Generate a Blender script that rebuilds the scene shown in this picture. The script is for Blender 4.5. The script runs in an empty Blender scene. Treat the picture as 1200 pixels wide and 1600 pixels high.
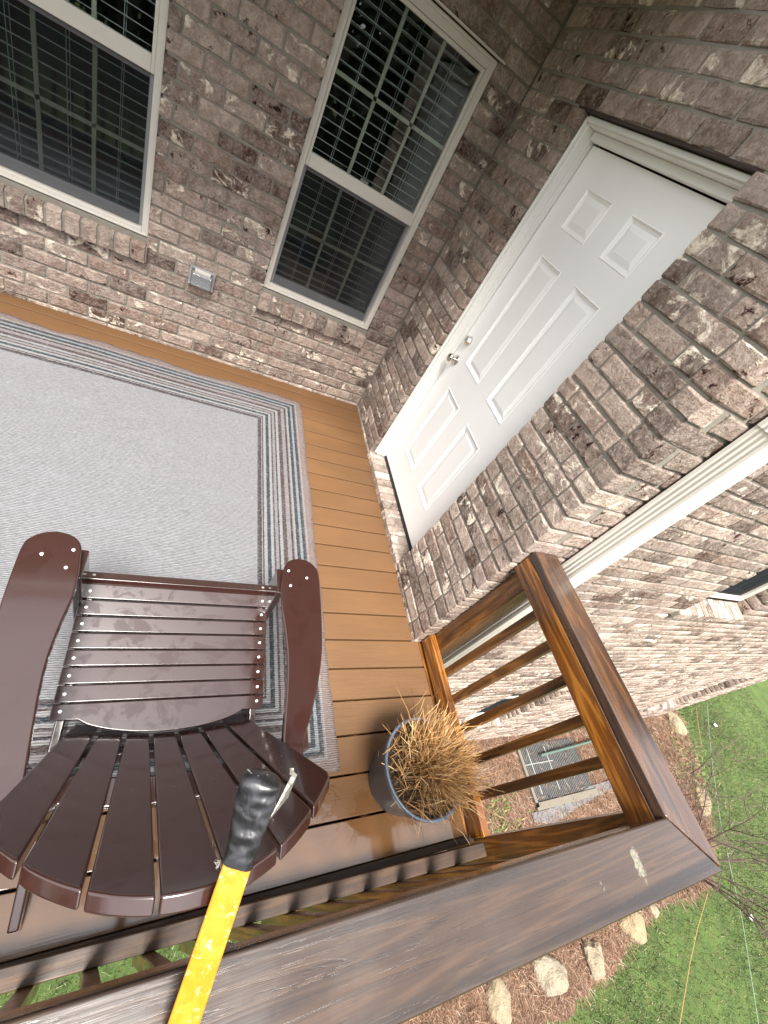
import bpy, math, random
import numpy as np
from mathutils import Vector, Matrix
from math import sin, cos, pi, radians

random.seed(7); rng = np.random.default_rng(7)
scene = bpy.context.scene
col = scene.collection

# ------------------------------------------------------------------ camera
cam_d = bpy.data.cameras.new('camera')
cam = bpy.data.objects.new('camera', cam_d); col.objects.link(cam); scene.camera = cam
CAM = np.array((-1.33085, -2.91183, 1.80702))
RC = np.array(((0.86519763, -0.18739139, 0.46509948),
               (0.16290966, -0.77217848, -0.61416679),
               (0.47422937, 0.60714485, -0.63755912)))      # rows: right, down, forward
# exact orthonormal frame
fw = Vector((0.47422937, 0.60714485, -0.63755912)).normalized()
W2C = None
def _frame():
    # rotation vector fitted to the photograph's straight lines
    w = Vector((2.3581, -0.0176, 0.6763))
    return Matrix.Rotation(w.length, 3, w.normalized())
RM = _frame()
right, down, fwd = Vector(RM[0]), Vector(RM[1]), Vector(RM[2])
M = Matrix((( right.x, -down.x, -fwd.x, CAM[0]), (right.y, -down.y, -fwd.y, CAM[1]),
            (right.z, -down.z, -fwd.z, CAM[2]), (0, 0, 0, 1)))
cam.matrix_world = M
cam_d.sensor_fit = 'HORIZONTAL'; cam_d.sensor_width = 36.0
FPX = 639.4
cam_d.lens = 36.0 * FPX / 1200.0
cam_d.clip_start = 0.02; cam_d.clip_end = 2000
scene.render.resolution_x = 768; scene.render.resolution_y = 1024

def project(P):
    q = RM @ (Vector(P) - Vector(CAM))
    if q.z < 0.05: return None
    return 600 + FPX*q.x/q.z, 800 + FPX*q.y/q.z, q.z
def at_z(u, v, z):
    d = RM.transposed() @ Vector(((u-600)/FPX, (v-800)/FPX, 1))
    t = (z - CAM[2])/d.z
    return Vector(CAM) + d*t

# ------------------------------------------------------------------ sky, sun, exposure
SUN_EL, SUN_AZ = 64.0, 200.0       # azimuth measured from +Y clockwise
world = bpy.data.worlds.new('World'); scene.world = world; world.use_nodes = True
wn = world.node_tree; bg = wn.nodes['Background']
sky = wn.nodes.new('ShaderNodeTexSky'); sky.sky_type = 'NISHITA'; sky.sun_disc = False
sky.sun_elevation = radians(SUN_EL); sky.sun_rotation = radians(SUN_AZ)
sky.air_density = 1.0; sky.dust_density = 6.0; sky.ozone_density = 0.6
hsv = wn.nodes.new('ShaderNodeHueSaturation'); hsv.inputs['Saturation'].default_value = 0.35
wn.links.new(sky.outputs[0], hsv.inputs['Color'])
# thin overcast: an even grey cloud sheet over the clear sky, a little broken
wtc = wn.nodes.new('ShaderNodeTexCoord'); wno = wn.nodes.new('ShaderNodeTexNoise'); wno.inputs['Scale'].default_value = 2.2; wno.inputs['Detail'].default_value = 5
wn.links.new(wtc.outputs['Generated'], wno.inputs['Vector'])
wr = wn.nodes.new('ShaderNodeMapRange'); wr.inputs[1].default_value = .3; wr.inputs[2].default_value = .7; wr.inputs[3].default_value = 5.2; wr.inputs[4].default_value = 7.0
wn.links.new(wno.outputs['Fac'], wr.inputs[0])
wv_ = wn.nodes.new('ShaderNodeVectorMath'); wv_.operation = 'SCALE'; wv_.inputs[0].default_value = (.97, .99, 1.04); wn.links.new(wr.outputs[0], wv_.inputs['Scale'])
wmx = wn.nodes.new('ShaderNodeMix'); wmx.data_type = 'RGBA'; wmx.inputs[0].default_value = .8
wn.links.new(hsv.outputs[0], wmx.inputs[6]); wn.links.new(wv_.outputs[0], wmx.inputs[7])
wn.links.new(wmx.outputs[2], bg.inputs[0]); bg.inputs[1].default_value = 0.12
sd = bpy.data.lights.new('sun', 'SUN'); sd.energy = 3.8; sd.angle = radians(22); sd.color = (1, .96, .9)
sun = bpy.data.objects.new('sun', sd); col.objects.link(sun)
az, el = radians(SUN_AZ), radians(SUN_EL)
sdir = Vector((sin(az)*cos(el), cos(az)*cos(el), sin(el)))
sun.rotation_euler = sdir.to_track_quat('Z', 'Y').to_euler()
sun.location = (0, -8, 12)
scene.view_settings.view_transform = 'Standard'; scene.view_settings.look = 'None'
scene.view_settings.exposure = 1.68; scene.view_settings.gamma = 1.0
scene.view_settings.use_curve_mapping = False

# ------------------------------------------------------------------ helpers
class MB:
    def __init__(s): s.v = []; s.f = []
    def box(s, x0, x1, y0, y1, z0, z1):
        b = len(s.v)
        s.v += [(x0,y0,z0),(x1,y0,z0),(x1,y1,z0),(x0,y1,z0),(x0,y0,z1),(x1,y0,z1),(x1,y1,z1),(x0,y1,z1)]
        s.f += [tuple(b+i for i in q) for q in ((3,2,1,0),(4,5,6,7),(0,1,5,4),(1,2,6,5),(2,3,7,6),(3,0,4,7))]
        return s
    def prism(s, poly, fn, h0, h1):
        """poly: 2D outline; fn(a, b, h) -> 3D"""
        b = len(s.v); n = len(poly)
        s.v += [tuple(fn(p[0], p[1], h0)) for p in poly] + [tuple(fn(p[0], p[1], h1)) for p in poly]
        s.f.append(tuple(b+i for i in range(n-1, -1, -1))); s.f.append(tuple(b+n+i for i in range(n)))
        for i in range(n): s.f.append((b+i, b+(i+1) % n, b+n+(i+1) % n, b+n+i))
        return s
    def tube(s, pts, rad, n=8, cap=True):
        pts = [Vector(p) for p in pts]; b0 = len(s.v)
        if not hasattr(rad, '__len__'): rad = [rad]*len(pts)
        for i, p in enumerate(pts):
            d = (pts[min(i+1, len(pts)-1)] - pts[max(i-1, 0)]).normalized()
            a = d.orthogonal().normalized() if i == 0 else (a - d*a.dot(d)).normalized()
            c = d.cross(a)
            for k in range(n):
                t = 2*pi*k/n; s.v.append(tuple(p + (a*cos(t) + c*sin(t))*rad[i]))
        for i in range(len(pts)-1):
            for k in range(n):
                s.f.append((b0+i*n+k, b0+i*n+(k+1) % n, b0+(i+1)*n+(k+1) % n, b0+(i+1)*n+k))
        if cap:
            s.f.append(tuple(b0+k for k in range(n-1, -1, -1)))
            e = b0+(len(pts)-1)*n; s.f.append(tuple(e+k for k in range(n)))
        return s
    def lathe(s, prof, origin, axis, n=24):
        o = Vector(origin); d = Vector(axis).normalized(); a = d.orthogonal().normalized(); c = d.cross(a)
        b = len(s.v)
        for h, r in prof:
            for k in range(n):
                t = 2*pi*k/n; s.v.append(tuple(o + d*h + (a*cos(t)+c*sin(t))*max(r, 1e-4)))
        for i in range(len(prof)-1):
            for k in range(n): s.f.append((b+i*n+k, b+i*n+(k+1) % n, b+(i+1)*n+(k+1) % n, b+(i+1)*n+k))
        s.f.append(tuple(b+k for k in range(n-1, -1, -1))); e = b+(len(prof)-1)*n
        s.f.append(tuple(e+k for k in range(n)))
        return s
    def mesh(s, name):
        me = bpy.data.meshes.new(name); me.from_pydata(s.v, [], s.f); me.update(); return me
    def build(s, name, mat, parent=None, smooth=False, bevel=0, seg=2):
        return link(name, s.mesh(name), mat, parent, smooth, bevel, seg)

def link(name, me, mat, parent=None, smooth=False, bevel=0, seg=2):
    o = bpy.data.objects.new(name, me); col.objects.link(o)
    if mat is not None and not me.materials: me.materials.append(mat)
    if smooth or bevel: me.shade_smooth()
    if bevel:
        m = o.modifiers.new('bevel', 'BEVEL'); m.width = bevel; m.segments = seg; m.limit_method = 'ANGLE'
        m.angle_limit = radians(35); m.harden_normals = True
    if parent is not None: adopt(o, parent)
    return o
def wloc(o):
    p = Vector(o.location)
    return p
ROOTLOC = {}
def adopt(o, parent):
    o.parent = parent
    loc = ROOTLOC.get(parent.name, Vector((0,0,0)))
    o.matrix_parent_inverse = Matrix.Translation(-loc)
def tag(o, label, cat=None, group=None, kind=None):
    if label: o['label'] = label
    if cat: o['category'] = cat
    if group: o['group'] = group
    if kind: o['kind'] = kind
    return o
def empty(name, loc, label=None, cat=None, group=None):
    o = bpy.data.objects.new(name, None); col.objects.link(o); o.location = loc
    o.empty_display_size = .1
    ROOTLOC[o.name] = Vector(loc)
    return tag(o, label, cat, group)
def fast_mesh(name, verts, faces_n, loops, mat, attr=None):
    """verts (N,3); loops flat index array; faces_n = verts per face; attr = per-point float 'rnd'"""
    me = bpy.data.meshes.new(name)
    nf = len(loops)//faces_n
    me.vertices.add(len(verts)); me.vertices.foreach_set('co', np.asarray(verts, np.float32).ravel())
    me.loops.add(len(loops)); me.loops.foreach_set('vertex_index', np.asarray(loops, np.int32))
    me.polygons.add(nf); me.polygons.foreach_set('loop_start', np.arange(0, nf*faces_n, faces_n, dtype=np.int32))
    me.update(calc_edges=True); me.validate()
    if attr is not None:
        a = me.attributes.new('rnd', 'FLOAT', 'POINT'); a.data.foreach_set('value', np.asarray(attr, np.float32))
    if mat: me.materials.append(mat)
    return me

# ------------------------------------------------------------------ materials
class NT:
    def __init__(s, name):
        s.m = bpy.data.materials.new(name); s.m.use_nodes = True; s.t = s.m.node_tree; s.t.nodes.clear()
        s.out = s.n('OutputMaterial'); s.p = s.n('BsdfPrincipled'); s.l(s.p.outputs[0], s.out.inputs[0])
    def n(s, typ, **kw):
        nd = s.t.nodes.new('ShaderNode'+typ)
        for k, v in kw.items(): setattr(nd, k, v)
        return nd
    def l(s, a, b): s.t.links.new(a, b)
    def set(s, sock, v):
        if hasattr(v, 'is_linked') or hasattr(v, 'node'): s.l(v, sock)
        else: sock.default_value = v
    def P(s, **kw):
        nm = dict(color='Base Color', rough='Roughness', metal='Metallic', normal='Normal', spec='Specular IOR Level',
                  coat='Coat Weight', coatr='Coat Roughness', ior='IOR', sheen='Sheen Weight', trans='Transmission Weight', alpha='Alpha', sss='Subsurface Weight')
        for k, v in kw.items(): s.set(s.p.inputs[nm[k]], v)
        return s
    def pos(s): return s.n('NewGeometry').outputs['Position']
    def rnd(s): return s.n('ObjectInfo').outputs['Random']
    def attr(s, name):
        a = s.n('Attribute'); a.attribute_name = name; return a.outputs['Fac']
    def math(s, op, a, b=0.0, c=0.0, clamp=False):
        m = s.n('Math', operation=op, use_clamp=clamp); s.set(m.inputs[0], a); s.set(m.inputs[1], b); s.set(m.inputs[2], c); return m.outputs[0]
    def vmath(s, op, a, b=(0,0,0)):
        m = s.n('VectorMath', operation=op); s.set(m.inputs[0], a); s.set(m.inputs[1], b); return m.outputs[0]
    def noise(s, vec, scale, detail=4, rough=.55, dist=0.0):
        n_ = s.n('TexNoise'); s.l(vec, n_.inputs['Vector']); n_.inputs['Scale'].default_value = scale
        n_.inputs['Detail'].default_value = detail; n_.inputs['Roughness'].default_value = rough; n_.inputs['Distortion'].default_value = dist
        return n_.outputs['Fac']
    def ramp(s, fac, stops, interp='LINEAR'):
        r = s.n('ValToRGB'); r.color_ramp.interpolation = interp; e = r.color_ramp.elements
        while len(e) < len(stops): e.new(.5)
        for i, (p, c) in enumerate(stops):
            e[i].position = p; e[i].color = (c if hasattr(c, '__len__') else (c, c, c)) + ((1,) if not hasattr(c, '__len__') or len(c) == 3 else ())
        s.set(r.inputs[0], fac); return r.outputs[0]
    def step(s, fac, a, b):
        m = s.n('MapRange'); m.interpolation_type = 'SMOOTHSTEP'; s.set(m.inputs[0], fac); m.inputs[1].default_value = a; m.inputs[2].default_value = b
        return m.outputs[0]
    def mix(s, fac, a, b, mode='MIX'):
        m = s.n('Mix', data_type='RGBA', blend_type=mode); s.set(m.inputs[0], fac)
        for i, v in ((6, a), (7, b)):
            if isinstance(v, tuple): m.inputs[i].default_value = v if len(v) == 4 else v+(1,)
            else: s.l(v, m.inputs[i])
        return m.outputs[2]
    def bump(s, h, strength=.3, dist=.01, prev=None):
        b = s.n('Bump'); b.inputs['Strength'].default_value = strength; b.inputs['Distance'].default_value = dist
        s.l(h, b.inputs['Height'])
        if prev is not None: s.l(prev, b.inputs['Normal'])
        return b.outputs[0]

def srgb(r, g, b):
    f = lambda c: (c/255/12.92 if c <= 10 else ((c/255+.055)/1.055)**2.4)
    return (f(r), f(g), f(b))

def mat_plain(name, c, rough=.5, metal=0, bumps=0, bscale=200, var=.06, coat=0):
    t = NT(name); p = t.pos()
    n_ = t.noise(p, 9, 4)
    colr = t.mix(t.math('MULTIPLY', n_, 1), tuple(x*(1-var*2) for x in c), tuple(min(1, x*(1+var*2)) for x in c))
    t.P(color=colr, rough=rough, metal=metal, coat=coat)
    if bumps: t.P(normal=t.bump(t.noise(p, bscale, 3), bumps, .003))
    return t.m

def mat_brick():
    t = NT('brick'); p = t.pos()
    r = t.math('FRACT', t.math('ADD', t.rnd(), t.attr('rnd')))
    off = t.n('CombineXYZ'); t.l(t.math('MULTIPLY', r, 37.0), off.inputs[0]); t.l(t.math('MULTIPLY', r, 91.0), off.inputs[1]); t.l(t.math('MULTIPLY', r, 53.0), off.inputs[2])
    q = t.vmath('ADD', p, off.outputs[0])
    base = t.ramp(r, [(0, (.35,.25,.19)), (.10, (.40,.29,.225)), (.13, (.085,.052,.042)), (.18, (.13,.085,.066)), (.22, (.42,.31,.24)), (.34, (.24,.185,.15)), (.46, (.46,.335,.26)), (.55, (.31,.205,.15)),
                      (.62, (.26,.165,.12)), (.68, (.12,.09,.075)), (.75, (.20,.15,.125)), (.80, (.50,.38,.285)), (.9, (.36,.26,.205)), (1, (.28,.21,.17))])
    # cloudy variation, cream kiln flashes, maroon burns
    base = t.mix(.10, base, (.36,.29,.26))
    n1 = t.noise(q, 20, 8, .72, .3)
    c1 = t.mix(t.step(n1, .36, .64), t.mix(.30, base, (.135,.092,.075)), t.mix(.28, base, (.58,.455,.37)))
    n2 = t.noise(t.vmath('MULTIPLY', q, (1, 1, 1.25)), 11, 6, .66, .55)
    g7 = t.math('FRACT', t.math('MULTIPLY', r, 7.31))
    thr = t.n('MapRange'); t.l(g7, thr.inputs[0]); thr.inputs[3].default_value = .71; thr.inputs[4].default_value = .51
    cream = t.math('MULTIPLY', t.math('SUBTRACT', n2, thr.outputs[0]), 16.0, clamp=True)
    c2 = t.mix(t.math('MULTIPLY', cream, .85), c1, t.mix(t.step(t.noise(q, 55, 4, .65), .35, .65), (.60,.46,.33), (.86,.75,.58)))
    n3 = t.noise(t.vmath('ADD', q, (5.2, 1.7, 3.3)), 15, 6, .72, .4)
    g13 = t.math('FRACT', t.math('MULTIPLY', r, 13.7))
    thr3 = t.n('MapRange'); t.l(g13, thr3.inputs[0]); thr3.inputs[3].default_value = .72; thr3.inputs[4].default_value = .56
    burn = t.math('MULTIPLY', t.math('SUBTRACT', n3, thr3.outputs[0]), 22.0, clamp=True)
    c3 = t.mix(t.math('MULTIPLY', burn, .85), c2, (.06,.028,.025))
    # pale lime bloom and fine grain
    n4 = t.noise(q, 80, 5, .72)
    c4 = t.mix(t.math('MULTIPLY', t.step(n4, .50, .70), .38), c3, (.60,.50,.43))
    c5 = t.mix(t.math('MULTIPLY', t.step(t.noise(q, 170, 3), .56, .70), .45), c4, (.09,.065,.058))
    bc = t.n('BrightContrast'); t.l(c5, bc.inputs[0]); bc.inputs[1].default_value = .03; bc.inputs[2].default_value = .24
    hs = t.n('HueSaturation'); hs.inputs['Saturation'].default_value = .70; t.l(bc.outputs[0], hs.inputs['Color']); c5 = hs.outputs[0]
    h = t.math('ADD', t.math('MULTIPLY', t.noise(q, 38, 6, .68, .4), 1.0), t.math('MULTIPLY', n4, .35))
    h2 = t.math('ADD', h, t.math('MULTIPLY', cream, .12))
    t.P(color=c5, rough=.88, spec=.25, normal=t.bump(h2, 1.0, .018))
    return t.m
def mat_mortar():
    t = NT('mortar'); p = t.pos()
    c = t.mix(t.noise(p, 22, 5, .65), (.17,.152,.128), (.31,.283,.24))
    c = t.mix(t.math('MULTIPLY', t.step(t.noise(p, 260, 2), .58, .7), .5), c, (.16,.14,.12))
    h = t.math('ADD', t.noise(p, 45, 5, .65), t.math('MULTIPLY', t.noise(p, 240, 3), .4))
    t.P(color=c, rough=.95, spec=.15, normal=t.bump(h, .6, .006)); return t.m

def mat_wood(name, axis, light, mid, dark, rough=.35, coat=.4, weather=0.0, wet=0.0, ring=16, knot=None, stretch=.09):
    """stained softwood, grain along axis 0/1/2"""
    t = NT(name); p = t.pos(); r = t.rnd()
    off = t.n('CombineXYZ'); t.l(t.math('MULTIPLY', r, 31.0), off.inputs[0]); t.l(t.math('MULTIPLY', r, 17.0), off.inputs[1]); t.l(t.math('MULTIPLY', r, 23.0), off.inputs[2])
    q = t.vmath('ADD', p, off.outputs[0])
    sc = [1, 1, 1]; sc[axis] = stretch
    g = t.vmath('MULTIPLY', q, tuple(sc))
    n1 = t.noise(g, 9, 3, .5, .35)
    rings = t.math('ABSOLUTE', t.math('SINE', t.math('MULTIPLY', n1, ring*2.2)))
    rings = t.step(rings, .15, .95)
    sc2 = [1, 1, 1]; sc2[axis] = .02
    fine = t.noise(t.vmath('MULTIPLY', q, tuple(sc2)), 260, 4, .6)
    c = t.mix(rings, light, mid)
    c = t.mix(t.step(t.noise(g, 22, 4, .6), .42, .7), c, dark)
    c = t.mix(t.math('MULTIPLY', t.step(fine, .45, .75), .45), c, dark)
    sc3 = [1, 1, 1]; sc3[axis] = .028
    crack = t.noise(t.vmath('MULTIPLY', q, tuple(sc3)), 34, 5, .7, .8)
    ck = t.math('SUBTRACT', 1.0, t.step(t.math('ABSOLUTE', t.math('SUBTRACT', crack, .5)), .0, .014 if weather else .012))
    c = t.mix(t.math('MULTIPLY', t.math('MULTIPLY', ck, t.step(t.noise(g, 12, 2), .47, .55)), .35 + .55*weather), c, (.012,.009,.008))
    if weather:
        wn_ = t.step(t.noise(g, 7, 5, .65, .5), .32, .62)
        c = t.mix(t.math('MULTIPLY', wn_, weather), c, t.mix(fine, (.016,.0135,.0125), (.075,.062,.056)))
    if knot:
        for (kx, ky), rad, kc in knot:
            dv = t.vmath('MULTIPLY', t.vmath('SUBTRACT', p, (kx, ky, .92)), (1.6, .8, 0)); ln = t.n('VectorMath', operation='LENGTH'); t.l(dv, ln.inputs[0])
            dd = t.math('ADD', ln.outputs['Value'], t.math('MULTIPLY', t.math('SUBTRACT', t.noise(p, 70, 5, .7, .6), .5), rad*2.6))
            c = t.mix(t.math('MULTIPLY', t.step(dd, rad, rad*.6), .8), c, t.mix(t.step(t.noise(p, 160, 3), .4, .6), kc, (.12,.11,.085)))
    h = t.math('SUBTRACT', t.math('ADD', t.math('MULTIPLY', fine, .5), t.math('MULTIPLY', rings, .12)), t.math('MULTIPLY', ck, .8*weather+.1))
    rr = t.n('MapRange'); t.l(t.noise(q, 6, 4, .6), rr.inputs[0]); rr.inputs[1].default_value = .35; rr.inputs[2].default_value = .65
    rr.inputs[3].default_value = max(.05, rough-.14); rr.inputs[4].default_value = rough+.12
    t.P(color=c, rough=rr.outputs[0], coat=coat, coatr=.22 if wet else .2, normal=t.bump(h, .22 if weather else .35, .003)); return t.m

def mat_deck():
    t = NT('composite_deck'); p = t.pos(); r = t.rnd()
    off = t.n('CombineXYZ'); t.l(t.math('MULTIPLY', r, 31.0), off.inputs[0])
    q = t.vmath('ADD', p, off.outputs[0])
    st = t.noise(t.vmath('MULTIPLY', q, (.035, 1, 1)), 130, 4, .6)
    big = t.noise(t.vmath('MULTIPLY', q, (.3, 1, 1)), 5, 3)
    c = t.mix(st, (.082,.041,.0155), (.130,.065,.025))
    c = t.mix(t.math('MULTIPLY', t.step(big, .35, .7), .3), c, (.18,.088,.034))
    c = t.mix(t.math('MULTIPLY', t.step(r, .2, .9), .38), c, (.11,.05,.018))
    # speckles of debris
    sp = t.step(t.noise(p, 120, 1), .76, .79)
    c = t.mix(t.math('MULTIPLY', sp, .35), c, (.30,.21,.13))
    # rain-wet front of the deck
    s = t.n('SeparateXYZ'); t.l(p, s.inputs[0])
    edge = t.math('ADD', t.math('MULTIPLY', s.outputs[1], -1.0), t.math('MULTIPLY', t.math('SUBTRACT', t.noise(p, 6, 5, .6), .5), .55))
    edge = t.math('ADD', edge, t.math('MULTIPLY', s.outputs[0], -.10))
    wet = t.step(edge, 2.86, 2.90)
    damp = t.step(edge, 2.45, 2.9)
    c = t.mix(t.math('MULTIPLY', damp, .35), c, (.075,.036,.016))
    rgh = t.math('SUBTRACT', t.math('SUBTRACT', .58, t.math('MULTIPLY', damp, .22)), t.math('MULTIPLY', wet, .3), clamp=True)
    h = t.math('MULTIPLY', st, t.math('SUBTRACT', 1.0, t.math('MULTIPLY', wet, .8)))
    t.P(color=c, rough=rgh, spec=.45, coat=wet, coatr=.06, normal=t.bump(h, .35, .003)); return t.m

def mat_chair():
    t = NT('brown_poly_lumber'); p = t.pos()
    n1 = t.noise(p, 14, 5, .62, .5)
    wetm = t.step(n1, .50, .60)
    rgh = t.math('SUBTRACT', .25, t.math('MULTIPLY', wetm, .10))
    c = t.mix(t.noise(p, 300, 2), (.021,.0075,.0058), (.029,.0108,.0084))
    h = t.math('ADD', t.math('MULTIPLY', wetm, .2), t.math('MULTIPLY', t.noise(p, 420, 2), .12))
    t.P(color=c, rough=rgh, spec=.5, coat=.85, coatr=.1, normal=t.bump(h, .18, .0015)); return t.m

# rug bounds
RX0, RX1, RY0, RY1 = -3.575, -.525, -2.68, -.222
def mat_rug():
    t = NT('woven_rug'); p = t.pos(); s = t.n('SeparateXYZ'); t.l(p, s.inputs[0]); x, y = s.outputs[0], s.outputs[1]
    wob = t.math('MULTIPLY', t.math('SUBTRACT', t.noise(p, 90, 2), .5), .008)
    d1 = t.math('SUBTRACT', RX1, x); d2 = t.math('SUBTRACT', RY1, y); d3 = t.math('SUBTRACT', y, RY0); d4 = t.math('SUBTRACT', x, RX0)
    d = t.math('MINIMUM', t.math('MINIMUM', d1, d2), t.math('MINIMUM', d3, d4)); d = t.math('ADD', d, wob)
    W = (0.191,0.188,0.189); LP = (0.154,0.138,0.138); NV = (0.017,0.024,0.029); DK = (0.022,0.020,0.025); MV = (0.045,0.034,0.034); BR = (0.045,0.030,0.027); PB = (0.144,0.109,0.096); LB = (0.154,0.164,0.176)
    seq = [(0, PB), (.046, W), (.052, LP), (.059, MV), (.067, NV), (.078, LB), (.093, NV), (.113, W), (.124, PB), (.130, DK), (.141, LP), (.165, BR), (.189, W),
           (.206, DK), (.215, LP), (.232, MV), (.241, W), (.256, NV), (.276, W), (.293, BR), (.302, W), (.306, DK), (.317, MV), (.33, (0.159,0.160,0.167))]
    c = t.ramp(t.math('MULTIPLY', d, 1/.36), [(a/.36, b) for a, b in seq], 'CONSTANT')
    # heathered weave: short threads along x, staggered rows
    weave = t.noise(t.vmath('MULTIPLY', p, (.30, 1, 1)), 190, 4, .65)
    c = t.mix(t.math('MULTIPLY', t.step(weave, .50, .62), .8), c, t.mix(.4, c, (.26,.26,.265)))
    c = t.mix(t.math('MULTIPLY', t.step(weave, .48, .37), .9), c, t.mix(.5, c, (.10,.10,.112)))
    blot = t.noise(t.vmath('MULTIPLY', p, (.5, 1.6, 1)), 5, 4, .6)
    c = t.mix(t.math('MULTIPLY', t.step(blot, .45, .75), .14), c, (.22,.22,.24))
    # braided edge
    edge = t.step(d, .048, .044)
    sq = t.noise(p, 130, 2, .5, 1.5)
    c = t.mix(t.math('MULTIPLY', t.math('MULTIPLY', edge, t.step(sq, .45, .62)), .6), c, (.15,.11,.10))
    wv = t.n('TexWave', wave_type='BANDS', bands_direction='Y'); t.l(p, wv.inputs[0]); wv.inputs['Scale'].default_value = 38; wv.inputs['Distortion'].default_value = 2.5; wv.inputs['Detail'].default_value = 2
    h = t.math('ADD', t.math('MULTIPLY', wv.outputs['Fac'], .6), t.math('MULTIPLY', weave, .8))
    t.P(color=c, rough=.95, spec=.1, normal=t.bump(h, .8, .007)); return t.m

def mat_glass():
    t = NT('window_glass'); g = t.n('BsdfGlossy'); g.inputs['Roughness'].default_value = .01; g.inputs[0].default_value = (.95,1,.98,1)
    tr = t.n('BsdfTransparent'); tr.inputs[0].default_value = (.93,.95,.94,1)
    fr = t.n('Fresnel'); fr.inputs[0].default_value = 1.5
    nz = t.noise(t.pos(), 3, 2); b = t.bump(nz, .03, .01); t.l(b, g.inputs['Normal'])
    mx = t.n('MixShader'); t.l(fr.outputs[0], mx.inputs[0]); t.l(tr.outputs[0], mx.inputs[1]); t.l(g.outputs[0], mx.inputs[2])
    t.l(mx.outputs[0], t.out.inputs[0]); return t.m
def mat_screen(name='insect_screen', op=.38):
    t = NT(name); d = t.n('BsdfDiffuse'); sp = t.step(t.noise(t.pos(), 90, 2), .72, .76)
    t.l(t.mix(sp, (.022,.024,.027), (.22,.23,.24)), d.inputs[0]); tr = t.n('BsdfTransparent')
    mx = t.n('MixShader'); mx.inputs[0].default_value = op; t.l(tr.outputs[0], mx.inputs[1]); t.l(d.outputs[0], mx.inputs[2])
    t.l(mx.outputs[0], t.out.inputs[0]); return t.m
def mat_clear():
    t = NT('clear_plastic'); g = t.n('BsdfGlossy'); g.inputs['Roughness'].default_value = .15
    tr = t.n('BsdfTransparent'); tr.inputs[0].default_value = (.9,.91,.92,1); d = t.n('BsdfDiffuse'); d.inputs[0].default_value = (.33,.34,.35,1)
    mx = t.n('MixShader'); mx.inputs[0].default_value = .3; t.l(tr.outputs[0], mx.inputs[1]); t.l(d.outputs[0], mx.inputs[2])
    m2 = t.n('MixShader'); m2.inputs[0].default_value = .14; t.l(mx.outputs[0], m2.inputs[1]); t.l(g.outputs[0], m2.inputs[2])
    t.l(m2.outputs[0], t.out.inputs[0]); return t.m
def mat_blades(name, stops, rough=.7, trans=0.0):
    t = NT(name); r = t.attr('rnd'); p = t.pos()
    c = t.ramp(r, stops); c = t.mix(t.math('MULTIPLY', t.step(t.noise(p, 2.2, 4), .35, .65), .35), c, t.mix(.5, c, tuple(x*.5 for x in stops[0][1])))
    t.P(color=c, rough=rough, spec=.25); return t.m
def mat_ground(name, a, b, c_, s1, s2, bs):
    t = NT(name); p = t.pos()
    c = t.mix(t.step(t.noise(p, s1, 5, .65), .35, .65), a, b); c = t.mix(t.math('MULTIPLY', t.step(t.noise(p, s2, 4, .6), .5, .7), .6), c, c_)
    t.P(color=c, rough=.95, spec=.1, normal=t.bump(t.noise(p, bs, 5, .7), .8, .03)); return t.m
def mat_rock():
    t = NT('limestone'); p = t.pos(); r = t.rnd()
    c = t.mix(t.noise(p, 14, 6, .7, .5), (.24,.165,.075), (.36,.28,.165)); c = t.mix(t.math('MULTIPLY', t.step(t.noise(p, 26, 5, .7), .52, .68), .8), c, (.30,.26,.2))
    c = t.mix(t.math('MULTIPLY', r, .5), c, (.32,.31,.28)); 
    t.P(color=c, rough=.9, normal=t.bump(t.noise(p, 30, 6, .72), 1.0, .04)); return t.m
def mat_yellow():
    t = NT('yellow_paint'); p = t.pos()
    n1 = t.noise(p, 60, 6, .75, .6); n2 = t.noise(t.vmath('MULTIPLY', p, (1, 1, 1)), 24, 4, .6, .6)
    c = t.mix(t.step(n2, .35, .7), (.37,.15,.006), (.42,.20,.02)); c = t.mix(t.math('MULTIPLY', t.step(n1, .56, .62), .7), c, (.55,.40,.20))
    c = t.mix(t.math('MULTIPLY', t.step(t.noise(p, 95, 4, .7, .8), .58, .66), .6), c, (.30,.125,.02))
    t.P(color=c, rough=.38, spec=.5, normal=t.bump(n1, .15, .002)); return t.m
def mat_tape():
    t = NT('black_tape'); p = t.pos()
    n1 = t.noise(t.vmath('MULTIPLY', p, (1, 1.0, 1.0)), 26, 2, .45, 1.2); n2 = t.noise(p, 11, 2, .5, 1.0)
    c = t.mix(t.step(n1, .5, .8), (.008,.008,.009), (.03,.03,.034))
    t.P(color=c, rough=.33, spec=.5, normal=t.bump(t.math('ADD', n1, n2), .38, .009)); return t.m
def mat_pole_metal():
    t = NT('scraped_steel'); p = t.pos(); n1 = t.noise(p, 120, 4, .7)
    t.P(color=t.mix(t.step(n1, .42, .66), (.10,.09,.075), (.40,.38,.34)), metal=.3, rough=.55, normal=t.bump(n1, .4, .002)); return t.m

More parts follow.
